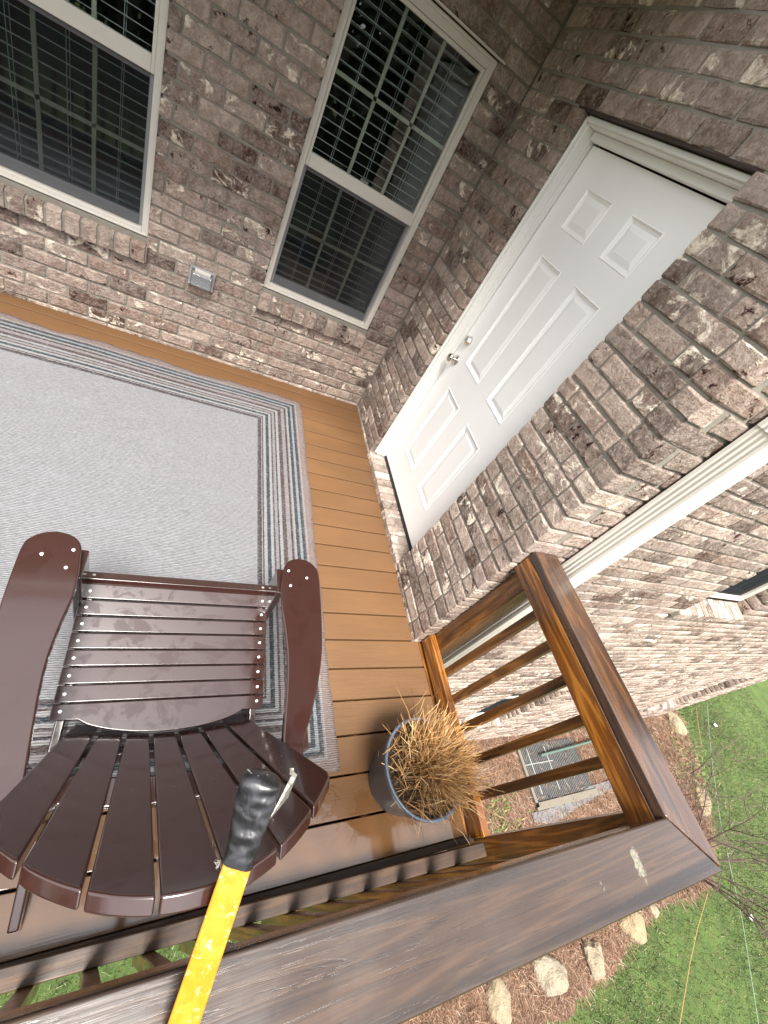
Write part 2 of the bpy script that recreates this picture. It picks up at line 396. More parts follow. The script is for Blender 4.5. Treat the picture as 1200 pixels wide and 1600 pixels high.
B = mat_brick(); MO = mat_mortar()
DECK = mat_deck(); CHAIR = mat_chair(); RUG = mat_rug(); GLASS = mat_glass(); SCREEN = mat_screen(); SCREEN2 = mat_screen('dense_screen', .9); CLEAR = mat_clear()
OL, OM, OD = (.36,.135,.018), (.16,.052,.008), (.035,.013,.004)
WX = mat_wood('stained_wood_x', 0, OL, OM, OD, .3, .5); WY = mat_wood('stained_wood_y', 1, OL, OM, OD, .22, .7); WZ = mat_wood('stained_wood_z', 2, (.20,.08,.018), (.10,.038,.009), (.035,.015,.006), .35, .4)
WXD = mat_wood('worn_wood_x', 0, (.062,.031,.013), (.036,.018,.009), (.016,.009,.006), .6, .0)
CAPX = mat_wood('weathered_cap_x', 0, (.060,.034,.020), (.040,.023,.015), (.014,.009,.007), .30, .25, weather=.5, wet=1, ring=34, stretch=.045, knot=[((-.166, -3.086), .026, (.20,.195,.135)), ((-.32,-3.10), .010, (.02,.018,.016))])
CAPY = mat_wood('weathered_cap_y', 1, (.12,.050,.016), (.055,.023,.010), (.018,.010,.008), .25, .6, weather=.45, wet=1)
WHITE = mat_plain('white_door_paint', (.85,.845,.825), .38, var=.012, bumps=.05, bscale=90)
TRIM = mat_plain('white_trim_paint', (.74,.725,.685), .45, var=.02)
VINYL = mat_plain('almond_vinyl', (.58,.545,.48), .45, var=.03, bumps=.08, bscale=40)
MUNT = mat_plain('grille_bar', (.46,.47,.38), .5, var=.03)
BLIND = mat_plain('blind_slat_white', (.52,.57,.56), .5, var=.03)
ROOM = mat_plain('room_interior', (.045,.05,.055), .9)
ALUM = mat_plain('downspout_paint', (.60,.565,.50), .38, var=.02)
CHROME = mat_plain('satin_nickel', (.62,.60,.56), .16, metal=1, var=.03)
BLACK = mat_plain('black_rubber', (.008,.008,.008), .5)
STEEL = mat_plain('rusty_lintel', (.035,.02,.015), .8, bumps=.5, bscale=80)
SCREW = mat_plain('screw_head', (.75,.74,.72), .3, metal=.6)
GREYPL = mat_plain('grey_plastic', (.26,.26,.27), .5, var=.03)
POT = mat_plain('slate_blue_plastic', (.075,.095,.125), .38, var=.06, bumps=.05)
SOIL = mat_ground('potting_soil', (.03,.02,.014), (.07,.048,.033), (.14,.10,.07), 40, 160, 120)
ROCK = mat_rock(); YEL = mat_yellow(); TAPE = mat_tape(); BLADE = mat_pole_metal()
LAWN = mat_ground('lawn_soil', (.055,.085,.028), (.08,.12,.035), (.10,.085,.04), 3, 12, 60)
BED = mat_ground('mulch', (.10,.062,.042), (.17,.10,.066), (.23,.17,.13), 5, 40, 90)
GRASS = mat_blades('grass_blade', [(0, (.048,.078,.026)), (.35, (.092,.138,.048)), (.6, (.14,.18,.075)), (.8, (.22,.22,.12)), (1, (.31,.27,.17))])
STRAW = mat_blades('pine_needle', [(0, (.11,.055,.033)), (.3, (.21,.115,.072)), (.6, (.29,.175,.115)), (.85, (.36,.25,.17)), (1, (.42,.36,.30))])
DRY = mat_blades('dry_grass', [(0, (.10,.045,.016)), (.3, (.29,.145,.05)), (.65, (.46,.255,.10)), (.9, (.58,.39,.18)), (1, (.60,.46,.27))])
TWIG = mat_plain('twig_bark', (.10,.065,.055), .8)

# ------------------------------------------------------------------ ground
GZ = -3.4
lawn = MB(); lawn.v = [(-400,-400,GZ),(400,-400,GZ),(400,400,GZ),(-400,400,GZ)]; lawn.f = [(0,1,2,3)]
tag(lawn.build('lawn', LAWN), 'green lawn with thin patches below the deck', None, None, 'structure')
bed_edge = [(.35,-2.2),(.4,-3.6),(1.2,-4.55),(2.2,-4.75),(3.2,-4.78),(4.2,-4.7),(5.0,-4.5),(5.7,-4.42),(6.3,-4.5),(7.0,-4.45),(7.6,-4.05),(8.1,-3.5),(8.45,-2.9),(8.75,-2.3),(8.7,-1.2),(7.9,-1.1)]
def in_poly(px, py, poly):
    inside = np.zeros(len(px), bool); j = len(poly)-1
    for i in range(len(poly)):
        xi, yi = poly[i]; xj, yj = poly[j]
        c = ((yi > py) != (yj > py)) & (px < (xj-xi)*(py-yi)/(yj-yi+1e-12)+xi); inside ^= c; j = i
    return inside
BEDPOLY = bed_edge + [(7.9,0.5),(.1,.5),(.1,-2.2)]
bd = MB(); fine = []
for i in range(len(bed_edge)-1):
    a, b = Vector(bed_edge[i]), Vector(bed_edge[i+1])
    for k in range(6):
        q = a.lerp(b, k/6); fine.append((q.x+random.uniform(-.06,.06), q.y+random.uniform(-.06,.06)))
fine.append(bed_edge[-1])
bd.prism(fine + [(7.9,0.5),(.1,.5),(.1,-2.2)][0:1] + [(.35, .5)], lambda a, b, h: (a, b, h), GZ-.01, GZ+.012)
bed = bd.build('mulch_bed', BED); tag(bed, 'reddish brown pine straw mulch bed along the brick wall', None, None, 'structure')

def blades(name, n, xs, ys, hmin, hmax, width, flat, mat, mask, curl=.5, z0=GZ):
    x = rng.uniform(*xs, n); y = rng.uniform(*ys, n); k = mask(x, y); x, y = x[k], y[k]; n = len(x)
    L = rng.uniform(hmin, hmax, n); a = rng.uniform(0, 2*pi, n); w = width*rng.uniform(.6, 1.4, n)
    tilt = rng.uniform(*flat, n)            # 0 upright .. pi/2 flat
    dx, dy, dz = np.cos(a)*np.sin(tilt), np.sin(a)*np.sin(tilt), np.cos(tilt)
    px, py = -np.sin(a), np.cos(a)
    b = rng.uniform(0, 2*pi, n); px, py = np.where(tilt < 1, np.cos(b), px), np.where(tilt < 1, np.sin(b), py)
    zz = z0 + rng.uniform(0, .03, n)*(tilt > 1)
    v = np.empty((n, 4, 3))
    v[:, 0] = np.c_[x-px*w, y-py*w, zz]; v[:, 1] = np.c_[x+px*w, y+py*w, zz]
    v[:, 2] = np.c_[x+px*w*.5+dx*L*.75, y+py*w*.5+dy*L*.75, zz+dz*L*.8+.002]
    v[:, 3] = np.c_[x+dx*L*1.1, y+dy*L*1.1, zz+dz*L*.9+.001]
    i0 = np.arange(n)*4
    loops = np.c_[i0, i0+1, i0+2, i0, i0+2, i0+3].ravel()
    r = np.repeat(rng.uniform(0, 1, n), 4)
    return link(name, fast_mesh(name, v.reshape(-1, 3), 3, loops, mat, r), mat)
lawn_mask = lambda x, y: ~in_poly(x, y, BEDPOLY) & ~((x > -.1) & (x < 8.0) & (y > -2.1)) & (rng.uniform(0, 1, len(x)) < np.clip(.55+.45*np.sin(x*1.7+np.sin(y*2.1))*np.cos(y*1.3), .35, 1))
g1 = blades('lawn_grass', 260000, (-2.6, 12.5), (-8.2, -1.0), .03, .075, .0030, (.1, .95), GRASS, lawn_mask)
tag(g1, 'short green lawn grass below the deck', 'grass', None, 'stuff')
g2 = blades('pine_straw', 90000, (.3, 8.9), (-4.9, -.6), .05, .15, .0016, (1.25, 1.55), STRAW, lambda x, y: in_poly(x, y, BEDPOLY) & ~((x < 8.0) & (y > -2.1)) & ~((x > 3.8) & (x < 5.2) & (y > -3.05) & (y < -2.2) & (rng.uniform(0, 1, len(x)) < .88)), z0=GZ+.013)
tag(g2, 'loose brown pine straw covering the mulch bed', 'pine straw', None, 'stuff')

# ------------------------------------------------------------------ brick house
CH, Z0 = .0794, .0205             # course height, a joint level
BL, BH, JT = .193, .0685, .0105   # brick length, height, joint
def brick_mesh(k):
    r = random.Random(100+k)
    us = [0, .035, .3+.4*r.random(), .965, 1]; vs = [0, .10, .90, 1]; v = []; f = []; D = .10
    idx = {}
    for i, u in enumerate(us):
        for j, w in enumerate(vs):
            b = i in (0, 4) or j in (0, 3)
            corner = i in (0, 4) and j in (0, 3)
            ju = r.uniform(-.0016, .0016); jv = r.uniform(-.0032, .0032)
            d = -(.0012 + r.uniform(0, .0035)) if b else r.uniform(-.002, .0025)
            if corner: d -= r.uniform(0, .004); ju += (.0025 if i == 0 else -.0025)
            idx[i, j] = len(v); v.append((u*BL+ju, d, w*BH+jv))      # local: x along, -y... y=outward
    ring = [(i, 0) for i in range(5)] + [(4, 1), (4, 2)] + [(i, 3) for i in range(4, -1, -1)] + [(0, 2), (0, 1)]
    for i in range(4):
        for j in range(3): f.append((idx[i, j], idx[i+1, j], idx[i+1, j+1], idx[i, j+1]))
    base = len(v)
    for (i, j) in ring:
        x, y, z = v[idx[i, j]]; v.append((x, -D, z))
    n = len(ring)
    for q in range(n): f.append((idx[ring[(q+1) % n]], idx[ring[q]], base+q, base+(q+1) % n))
    # outward normal is +y locally, so flip
    f = [tuple(reversed(q)) for q in f]
    return v, f
BV = [brick_mesh(k) for k in range(14)]
BMESH = []
for k, (v, f) in enumerate(BV):
    me = bpy.data.meshes.new('brick'); me.from_pydata(v, [], f); me.update(); me.materials.append(B); BMESH.append(me)

house = empty('brick_house', (0, 0, GZ), 'brick house with white six panel door, almond windows and tumbled brown brick', 'house')

def lay_courses(u0, u1, z0, z1, holes, start=(0, 1), seed=0, quoin_end=None):
    """rectangles (u0,u1,z0,z1) of running bond; holes = [(ua,ub,za,zb)]"""
    r = random.Random(seed); out = []
    k0 = int(math.floor((z0-Z0)/CH)); k1 = int(math.ceil((z1-Z0)/CH))
    for k in range(k0, k1):
        zb = Z0 + k*CH + JT/2; zt = zb + BH; zm = (zb+zt)/2
        spans = [(u0, u1)]
        for (a, b, c, d) in holes:
            if c < zm < d:
                ns = []
                for (s, e) in spans:
                    if b <= s or a >= e: ns.append((s, e)); continue
                    if a > s+.01: ns.append((s, a))
                    if b < e-.01: ns.append((b, e))
                spans = ns
        for (s, e) in spans:
            u = s; first = True
            while u < e-.02:
                L = BL
                if first and k % 2 == 0: L = .0915
                first = False
                if e-u-L < .045: L = e-u
                if L > .25:
                    L = (e-u-JT)/2
                L = min(L, e-u)
                out.append((u, u+L, zb+r.uniform(-.0012, .0012), BH)); u += L+JT
    return out

def place_bricks(parent, rects, fn_loc, rot, lim=300, corner_ext=None):
    """fn_loc(u, z)-> world position of the brick's lower corner; rot = z rotation"""
    scored = []
    ca, sa = cos(rot), sin(rot)
    for q in rects:
        u0, u1, zb, h = q
        p = Vector(fn_loc(u0, zb)); c = p + Vector((ca*(u1-u0)/2, sa*(u1-u0)/2, h/2))
        nrm = Vector((-sa, ca, 0)); toc = Vector(CAM)-c; dist = toc.length
        pr = project(c); s = 0
        if pr and -40 < pr[0] < 1240 and -40 < pr[1] < 1640: s = (u1-u0)*h*max(.02, nrm.dot(toc)/dist)/dist**2
        scored.append((s, q, p))
    scored.sort(key=lambda t: -t[0])
    rest_v, rest_f, rest_r = [], [], []; off = 0
    for i, (s, (u0, u1, zb, h), p) in enumerate(scored):
        k = random.randrange(len(BV)); sx = (u1-u0)/BL; dd = random.uniform(-.0025, .0025)
        p = p + Vector((-sa, ca, 0))*dd
        if i < lim and s > 0:
            o = bpy.data.objects.new('brick', BMESH[k]); col.objects.link(o); o.location = p; o.rotation_euler = (0, 0, rot + random.uniform(-.004, .004)); o.scale = (sx, 1, h/BH)
            o.parent = parent
        else:
            v = np.array(BV[k][0]); X = v[:, 0]*sx; Y = v[:, 1]; Zc = v[:, 2]*h/BH
            rest_v.append(np.c_[p.x + ca*X - sa*Y, p.y + sa*X + ca*Y, p.z + Zc])
            rest_f.append(np.array(BV[k][1]) + off); off += len(v); rest_r.append(np.full(len(v), random.random()))
    if rest_v:
        me = fast_mesh('brick_field', np.vstack(rest_v), 4, np.vstack(rest_f).ravel(), B, np.concatenate(rest_r))
        o = link('brick_field', me, B); o.parent = parent; o['kind'] = 'stuff'

WTOP = 3.0
def core(name, x0, x1, z0, z1, holes, fn, thick0, thick1):
    """mortar core with rectangular holes"""
    xs = sorted({x0, x1, *[h[0] for h in holes], *[h[1] for h in holes]}); zs = sorted({z0, z1, *[h[2] for h in holes], *[h[3] for h in holes]})
    m = MB()
    for i in range(len(xs)-1):
        for j in range(len(zs)-1):
            cx, cz = (xs[i]+xs[i+1])/2, (zs[j]+zs[j+1])/2
            if any(h[0] < cx < h[1] and h[2] < cz < h[3] for h in holes): continue
            fn(m, xs[i], xs[i+1], zs[j], zs[j+1])
    return m.build(name, MO, None)

REC = .0065      # mortar recess
# --- window wall (plane y = 0, faces -y). u runs with -x (rot = pi): brick local +y -> world -y
HEAD, SILL = 2.164, .6557
W2 = (-.987, -.208); W1 = (-2.43, -1.65); W0 = (-4.3, -3.52)
holesW = [(w[0], w[1], SILL-.158, HEAD) for w in (W2, W1, W0)]
wallW = core('wall', -6.0, .29, GZ, WTOP, [(w[0]-.008, w[1]+.008, SILL-.03, HEAD) for w in (W2, W1, W0)], lambda m, a, b, c, d: m.box(a, b, REC, .30, c, d), 0, 0)
wallW['label'] = 'window wall of tumbled brown brick behind the deck'; wallW.parent = house; wallW.matrix_parent_inverse = Matrix.Translation((0,0,-GZ))
rW = lay_courses(0.004, 6.0, -.05, WTOP, [(-h[1], -h[0], h[2], h[3]) for h in holesW], seed=1)
place_bricks(wallW, rW, lambda u, z: (-u, 0, z), pi)
# --- door wall (plane x = 0, faces -x). outward -x: rot with (-sa,ca) = (-1,0) -> rot = pi/2, u runs +y
YW = -2.12
DJ0, DJ1 = -1.633, -.606
wallD = core('wall', YW+.012, -.004, GZ, WTOP, [(DJ0-.006, DJ1+.006, .0, HEAD)], lambda m, a, b, c, d: m.box(REC, .30, a, b, c, d), 0, 0)
wallD['label'] = 'door wall of tumbled brown brick'; wallD.parent = house; wallD.matrix_parent_inverse = Matrix.Translation((0,0,-GZ))
rD = []
for q in lay_courses(YW, -.012, -.05, WTOP, [(DJ0, DJ1, .045, HEAD)], seed=2):
    rD.append(q)
# quoins: on odd courses the corner of the door wall is the end of a brick of the yard wall
rD2 = []
for (a, b, z, h) in rD:
    k = int(math.floor((z-Z0)/CH))
    if a < YW+.005 and k % 2 == 1: a = YW+.1+JT
    if b-a > .03: rD2.append((a, b, z, h))
place_bricks(wallD, rD2, lambda u, z: (0, u, z), pi/2)
# --- yard wall (plane y = YW, faces -y)
XE = 7.95
FW = (1.86, 2.74, SILL-.16, HEAD); BW = (1.86, 2.74, -2.42, -1.16); BW2 = (6.3, 7.2, -2.60, -1.16); FW2 = (6.3, 7.2, SILL-.16, HEAD)
HY = [FW, BW, BW2, FW2]
wallY = core('wall', .012, XE, GZ-.1, WTOP, [(q[0]-.008, q[1]+.008, q[2], q[3]) for q in HY], lambda m, a, b, c, d: m.box(a, b, YW+REC, YW+.28, c, d), 0, 0)
wallY['label'] = 'long pale brick wall facing the yard'; wallY.parent = house; wallY.matrix_parent_inverse = Matrix.Translation((0,0,-GZ))
rY = []
for (a, b, z, h) in lay_courses(-XE, 0, GZ+.02, WTOP, [(-q[1], -q[0], q[2], q[3]) for q in HY], seed=3):
    k = int(math.floor((z-Z0)/CH))
    if b > -.005 and k % 2 == 0: b = -(.1+JT)
    if b-a > .03: rY.append((a, b, z, h))
place_bricks(wallY, [(a, b, z, h) for a, b, z, h in rY], lambda u, z: (-u if False else -u, YW, z), pi)
for nm, a in (('rear_shell', (XE-.3, XE, YW+.3, 7, GZ-.1, WTOP)), ('rear_shell', (-6.0, -5.7, .32, 7, GZ, WTOP))):
    o = MB().box(*a).build(nm, MO); o.parent = house; o.matrix_parent_inverse = Matrix.Translation((0,0,-GZ))

HADD = lambda o: (setattr(o, 'parent', house), setattr(o, 'matrix_parent_inverse', Matrix.Translation((0,0,-GZ))), o)[2]

# rowlock sills -----------------------------------------------------------
def rowlock(parent, x0, x1, y, zf, zt, proj=.032, depth=.10, n=None):
    n = n or round((x1-x0)/CH); p = (x1-x0)/n
    for i in range(n):
        r = random.Random(i*7+int(x0*100)); a = x0+i*p+.005; b = a+p-.010; m = MB()
        j = lambda: r.uniform(-.0022, .0022)
        yf = y-proj+j(); dz = .035
        pts = [(a+j(), yf, zf+j()), (b+j(), yf+j(), zf+j()), (b+j(), yf+j(), zt-dz+j()), (a+j(), yf, zt-dz+j()),
               (a+j(), y+depth, zf), (b, y+depth, zf), (b+j(), y+depth, zt), (a, y+depth, zt)]
        m.v = pts; m.f = [(0,1,2,3),(3,2,6,7),(1,5,6,2),(4,0,3,7),(5,4,7,6),(4,5,1,0)]
        o = m.build('brick', B, None, bevel=.004, seg=1); o.parent = parent
    m = MB(); m.v = [(x0,y-proj+.006,zf+.004),(x1,y-proj+.006,zf+.004),(x1,y-proj+.006,zt-.041),(x0,y-proj+.006,zt-.041),(x0,y+depth-.002,zf+.004),(x1,y+depth-.002,zf+.004),(x1,y+depth-.002,zt-.006),(x0,y+depth-.002,zt-.006)]
    m.f = [(0,1,2,3),(3,2,6,7),(1,5,6,2),(4,0,3,7),(5,4,7,6),(4,5,1,0)]
    o = m.build('sill_mortar', MO); o.parent = parent
for w in (W2, W1, W0): rowlock(wallW, w[0]-.006, w[1]+.006, 0, SILL-.155, .628)
rowlock(wallY, FW[0]-.06, FW[1]+.01, YW, SILL-.155, .60, .03); rowlock(wallY, BW2[0]-.04, BW2[1]+.01, YW, -2.62, -2.5, .03); rowlock(wallY, BW[0]-.04, BW[1]+.01, YW, -2.46, -2.33, .03)

# windows -------------------------------------------------------------------
def rect_frame(m, x0, x1, z0, z1, y0, y1, l, r, b, t):
    m.box(x0, x0+l, y0, y1, z0, z1); m.box(x1-r, x1, y0, y1, z0, z1)
    m.box(x0+l, x1-r, y0, y1, z0, z0+b); m.box(x0+l, x1-r, y0, y1, z1-t, z1)
def house_window(x0, x1, label=None, z0=.630, z1=2.158, yo=0.0, simple=False, mid=1.372):
    w = empty('window', (0,0,0)); HADD(w); ROOTLOC[w.name] = Vector((0,0,0)); w.location = (0,0,0)
    w.matrix_parent_inverse = Matrix.Translation((0,0,-GZ))
    if label: w['label'] = label
    y = yo
    def sub(m, nm, mt, **k): o = m.build(nm, mt, None, **k); o.parent = w; return o
    m = MB(); rect_frame(m, x0, x1, z0, z1, y+.028, y+.125, .036, .036, .034, .05); sub(m, 'frame', VINYL, bevel=.004)
    # raised bead round the frame
    m = MB(); rect_frame(m, x0+.002, x1-.002, z0+.002, z1-.002, y+.020, y+.0275, .012, .012, .010, .014); sub(m, 'bead', VINYL, bevel=.002)
    i0, i1 = x0+.038, x1-.038
    up0, up1 = mid+.034, z1-.054
    m = MB(); rect_frame(m, i0-.001, i1+.001, mid-.032, z1-.051, y+.040, y+.078, .017, .017, .066, .018); sub(m, 'upper_sash', VINYL, bevel=.003)
    m = MB(); rect_frame(m, i0-.001, i1+.001, z0+.035, mid-.034, y+.062, y+.105, .02, .02, .05, .02); sub(m, 'lower_sash', GREYPL, bevel=.003)
    a0, a1 = i0+.016, i1-.016
    pu = MB().box(a0, a1, y+.056, y+.060, mid+.034, z1-.069); sub(pu, 'pane', GLASS)
    b0, b1 = z0+.085, mid-.054
    sub(MB().box(a0+.003, a1-.003, y+.080, y+.084, b0, b1), 'pane', GLASS)
    if simple:
        m = MB(); m.v = [(a0-.012, y+.046, z0+.02), (a1+.012, y+.046, z0+.02), (a1+.012, y+.046, z1-.055), (a0-.012, y+.046, z1-.055)]; m.f = [(0,1,2,3)]
        sub(m, 'insect_screen', SCREEN2)
        return w
    m = MB(); m.v = [(a0, y+.050, z0+.036), (a1, y+.050, z0+.036), (a1, y+.050, mid-.034), (a0, y+.050, mid-.034)]; m.f = [(0,1,2,3)]
    sub(m, 'insect_screen', SCREEN)
    for k in (1, 2):
        xx = a0+(a1-a0)*k/3
        sub(MB().box(xx-.009, xx+.009, y+.0605, y+.070, mid+.034, z1-.069), 'muntin', MUNT)
        sub(MB().box(xx-.009, xx+.009, y+.0845, y+.094, b0, b1), 'muntin', MUNT)
    zu, zl = (mid+.034+z1-.069)/2, (b0+b1)/2
    sub(MB().box(a0, a1, y+.0605, y+.069, zu-.009, zu+.009), 'muntin', MUNT)
    sub(MB().box(a0+.003, a1-.003, y+.0845, y+.093, zl-.009, zl+.009), 'muntin', MUNT)
    # sash lock sitting on the meeting rail
    sub(MB().box((x0+x1)/2-.03, (x0+x1)/2+.02, y+.079, y+.094, mid+.03, mid+.046), 'sash_lock', VINYL, bevel=.003)
    # beige head flashing
    sub(MB().box(x0-.02, x1+.025, y-.012, y+.020, z1+.004, z1+.011), 'head_flashing', ALUM)
    # the dark room behind the panes
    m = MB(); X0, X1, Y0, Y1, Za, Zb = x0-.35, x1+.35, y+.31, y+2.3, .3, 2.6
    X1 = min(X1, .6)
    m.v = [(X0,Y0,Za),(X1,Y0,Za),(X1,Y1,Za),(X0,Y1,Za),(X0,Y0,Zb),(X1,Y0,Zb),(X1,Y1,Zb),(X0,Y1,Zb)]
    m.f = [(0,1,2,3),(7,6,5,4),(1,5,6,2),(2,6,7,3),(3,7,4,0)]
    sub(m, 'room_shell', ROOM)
    return w
def blind(x0, x1, label):
    b = empty('window_blind', ((x0+x1)/2, .135, .66), label, 'blind', 'slatted blinds inside the windows')
    n = 31; me = MB().box(-(x1-x0)/2+.06, (x1-x0)/2-.06, -.025, .025, -.0015, .0015).mesh('slat'); me.materials.append(BLIND)
    for k in range(n):
        o = bpy.data.objects.new('slat', me); col.objects.link(o); o.parent = b; o.location = (0, 0, .02+k*.0462); o.rotation_euler = (radians(-8), 0, 0)
    for s in (-.55, 0, .55):
        MB().tube([((x0+x1)/2+s*(x1-x0)/2, .108, .67), ((x0+x1)/2+s*(x1-x0)/2, .108, 2.1)], .0018, 5).build('cord', BLIND, b)
        MB().tube([((x0+x1)/2+s*(x1-x0)/2, .162, .67), ((x0+x1)/2+s*(x1-x0)/2, .162, 2.1)], .0018, 5).build('cord', BLIND, b)
    MB().box(x0+.055, x1-.055, .110, .160, 2.105, 2.15).build('head_rail', BLIND, b)
    return b
house_window(*W2, 'double hung window between door wall and outlet'); house_window(*W1, 'double hung window at the upper left corner'); house_window(*W0, simple=True)
blind(*W2, 'white slatted blind in the window nearest the door'); blind(*W1, 'white slatted blind in the upper left window')
for q in (FW, FW2): house_window(q[0]+.004, q[1]-.004, z0=q[2]+.13, z1=q[3]-.004, yo=YW+.075, simple=True)
for q in (BW, BW2): house_window(q[0]+.004, q[1]-.004, z0=q[2]+.08, z1=q[3]-.004, yo=YW+.075, simple=True, mid=-1.72)
for q in (FW, FW2, BW, BW2):
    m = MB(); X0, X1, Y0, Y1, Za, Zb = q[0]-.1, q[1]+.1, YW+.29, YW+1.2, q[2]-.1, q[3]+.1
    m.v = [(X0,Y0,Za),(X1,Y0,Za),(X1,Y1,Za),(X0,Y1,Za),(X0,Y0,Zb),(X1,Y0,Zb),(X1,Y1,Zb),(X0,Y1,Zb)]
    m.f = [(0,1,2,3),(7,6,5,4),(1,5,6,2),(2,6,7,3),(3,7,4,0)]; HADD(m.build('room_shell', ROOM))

# door -----------------------------------------------------------------------
door = empty('door', (0,0,0)); HADD(door); ROOTLOC[door.name] = Vector((0,0,0)); door['label'] = 'white six panel door'
def dsub(m, nm, mt, par=door, **k): o = m.build(nm, mt, None, **k); o.parent = par; return o
DX, DY0, DY1, DZ0, DZ1 = .12, -1.560, -.646, .062, 2.090
ycols = [DY0, -1.39, -1.175, -1.033, -.812, DY1]; zrows = [DZ0, .285, .838, 1.012, 1.660, 1.785, 1.958, DZ1]
m = MB()
for i in range(5):
    for j in range(7):
        if i in (1, 3) and j in (1, 3, 5): continue
        m.box(DX, DX+.044, ycols[i], ycols[i+1], zrows[j], zrows[j+1])
slab = m.build('slab', WHITE); slab.parent = door
import bmesh
bm = bmesh.new(); bm.from_mesh(slab.data); bmesh.ops.remove_doubles(bm, verts=bm.verts, dist=1e-5)
bad = [f for f in bm.faces if all(len(e.link_faces) > 2 for e in f.edges)]
# remove internal faces shared by neighbouring boxes
seen = {}
for f in bm.faces: seen.setdefault(tuple(sorted(v.index for v in f.verts)), []).append(f)
bm.verts.index_update(); seen = {}
for f in bm.faces: seen.setdefault(tuple(sorted(v.index for v in f.verts)), []).append(f)
dead = [f for fs in seen.values() if len(fs) > 1 for f in fs]
bmesh.ops.delete(bm, geom=dead, context='FACES'); bm.to_mesh(slab.data); bm.free()
for i in (1, 3):
    for j in (1, 3, 5):
        m = MB(); rings = [(0, 0), (.004, -.003), (.010, .006), (.022, .010), (.024, .009), (.046, .003), (.050, .003)]
        for ins, dep in rings:
            a, b, c, d = ycols[i]+ins, ycols[i+1]-ins, zrows[j]+ins, zrows[j+1]-ins
            m.v += [(DX+dep, a, c), (DX+dep, b, c), (DX+dep, b, d), (DX+dep, a, d)]
        for q in range(len(rings)-1):
            for e in range(4): m.f.append((q*4+e, q*4+4+e, q*4+4+(e+1) % 4, q*4+(e+1) % 4))
        q = (len(rings)-1)*4; m.f.append((q+3, q+2, q+1, q)); m.f.append((0, 1, 2, 3)) if False else None
        dsub(m, 'panel', WHITE)
dsub(MB().box(DX+.004, DX+.04, DY0, DY1, .040, DZ0-.001), 'door_sweep', BLACK)
dsub(MB().box(DX-.012, DX+.003, DY0, DY1, .047, .056), 'door_sweep', BLACK)
# door frame, brick mould, head
frm = MB()
frm.box(.045, .16, DJ1-.036, DJ1-.005, .045, 2.128); frm.box(.045, .16, DJ0+.005, DJ0+.036, .045, 2.128); frm.box(.045, .16, DJ0+.001, DJ1-.001, 2.128, 2.160)
dsub(frm, 'door_frame', TRIM, bevel=.003)
st = MB(); st.box(.085, .117, DJ1-.044, DJ1-.0365, .045, 2.12); st.box(.085, .117, DJ0+.0365, DJ0+.06, .045, 2.12); st.box(.085, .117, DJ0+.037, DJ1-.037, 2.096, 2.1275)
dsub(st, 'door_stop', TRIM, bevel=.002)
bmould = MB(); bmould.box(.030, .0445, DJ1-.020, DJ1-.006, .045, 2.15); bmould.box(.030, .0445, DJ0+.002, DJ0+.02, .045, 2.15); bmould.box(.030, .0445, DJ0+.021, DJ1-.021, 2.136, 2.155)
dsub(bmould, 'brick_mould', TRIM, bevel=.003)
dsub(MB().box(.005, .10, DJ0-.02, DJ1+.06, HEAD-.005, HEAD+.003), 'lintel', STEEL)
# brick threshold
n = 14; p = (DJ1-DJ0)/n
for i in range(n):
    a = DJ0+i*p+.004; b = a+p-.009; r = random.Random(i); j = lambda: r.uniform(-.002, .002)
    m = MB(); m.box(-.012+j(), .135, a+j(), b+j(), -.03, .040+j()); o = m.build('brick', B, None, bevel=.004, seg=1); o.parent = wallD
o = MB().box(.0, .155, DJ0, DJ1, -.05, .034).build('sill_mortar', MO); o.parent = wallD
dsub(MB().box(DX+.046, DX+.10, DJ0-.05, DJ1+.05, .0, 2.3), 'door_light_block', BLACK)  # unseen black box added to stop light leaking round the door
# knob and deadbolt
kn = dsub(MB().lathe([(0, .033), (.006, .032), (.010, .022), (.012, .011), (.030, .011), (.034, .020), (.044, .027), (.054, .027), (.061, .020), (.063, .004)], (DX, -.706, .968), (-1, 0, 0), 28), 'knob', CHROME, smooth=True)
dsub(MB().lathe([(0, .032), (.010, .031), (.026, .022), (.027, .018), (.027, .003)], (DX, -.708, 1.105), (-1, 0, 0), 8), 'deadbolt', CHROME)
MB().box(DX-.0285, DX-.0272, -.7095, -.7065, 1.097, 1.113).build('keyhole', BLACK).parent = door

# downspout -----------------------------------------------------------------
ds = MB(); DSX0, DSX1, DSY0, DSY1 = .262, .368, YW-.012, YW-.088
prof = []
def flute(a, b, n=3, d=.006):
    pts = [a]; v = Vector(b)-Vector(a); nrm = Vector((v.y, -v.x)).normalized()
    for i in range(n):
        for t, h in ((.18+i*.24, 0), (.23+i*.24, 1), (.31+i*.24, 1), (.36+i*.24, 0)):
            q = Vector(a)+v*t - nrm*d*h; pts.append((q.x, q.y))
    return pts
ring = flute((DSX0, DSY0), (DSX0, DSY1)) + flute((DSX0, DSY1), (DSX1, DSY1)) + [(DSX1, DSY1), (DSX1, DSY0)]
cen = Vector(((DSX0+DSX1)/2, (DSY0+DSY1)/2))
zlev = [GZ+.25, 1.70, 1.7005, WTOP+.2]
for zi, z in enumerate(zlev):
    k = 1.0 if zi < 2 else 1.07
    for q in ring: ds.v.append((cen.x+(q[0]-cen.x)*k, cen.y+(q[1]-cen.y)*k + (-.004 if zi > 1 else 0), z))
nr = len(ring)
for zi in range(3):
    for i in range(nr): ds.f.append((zi*nr+i, zi*nr+(i+1) % nr, (zi+1)*nr+(i+1) % nr, (zi+1)*nr+i))
HADD(ds.build('downspout', ALUM))
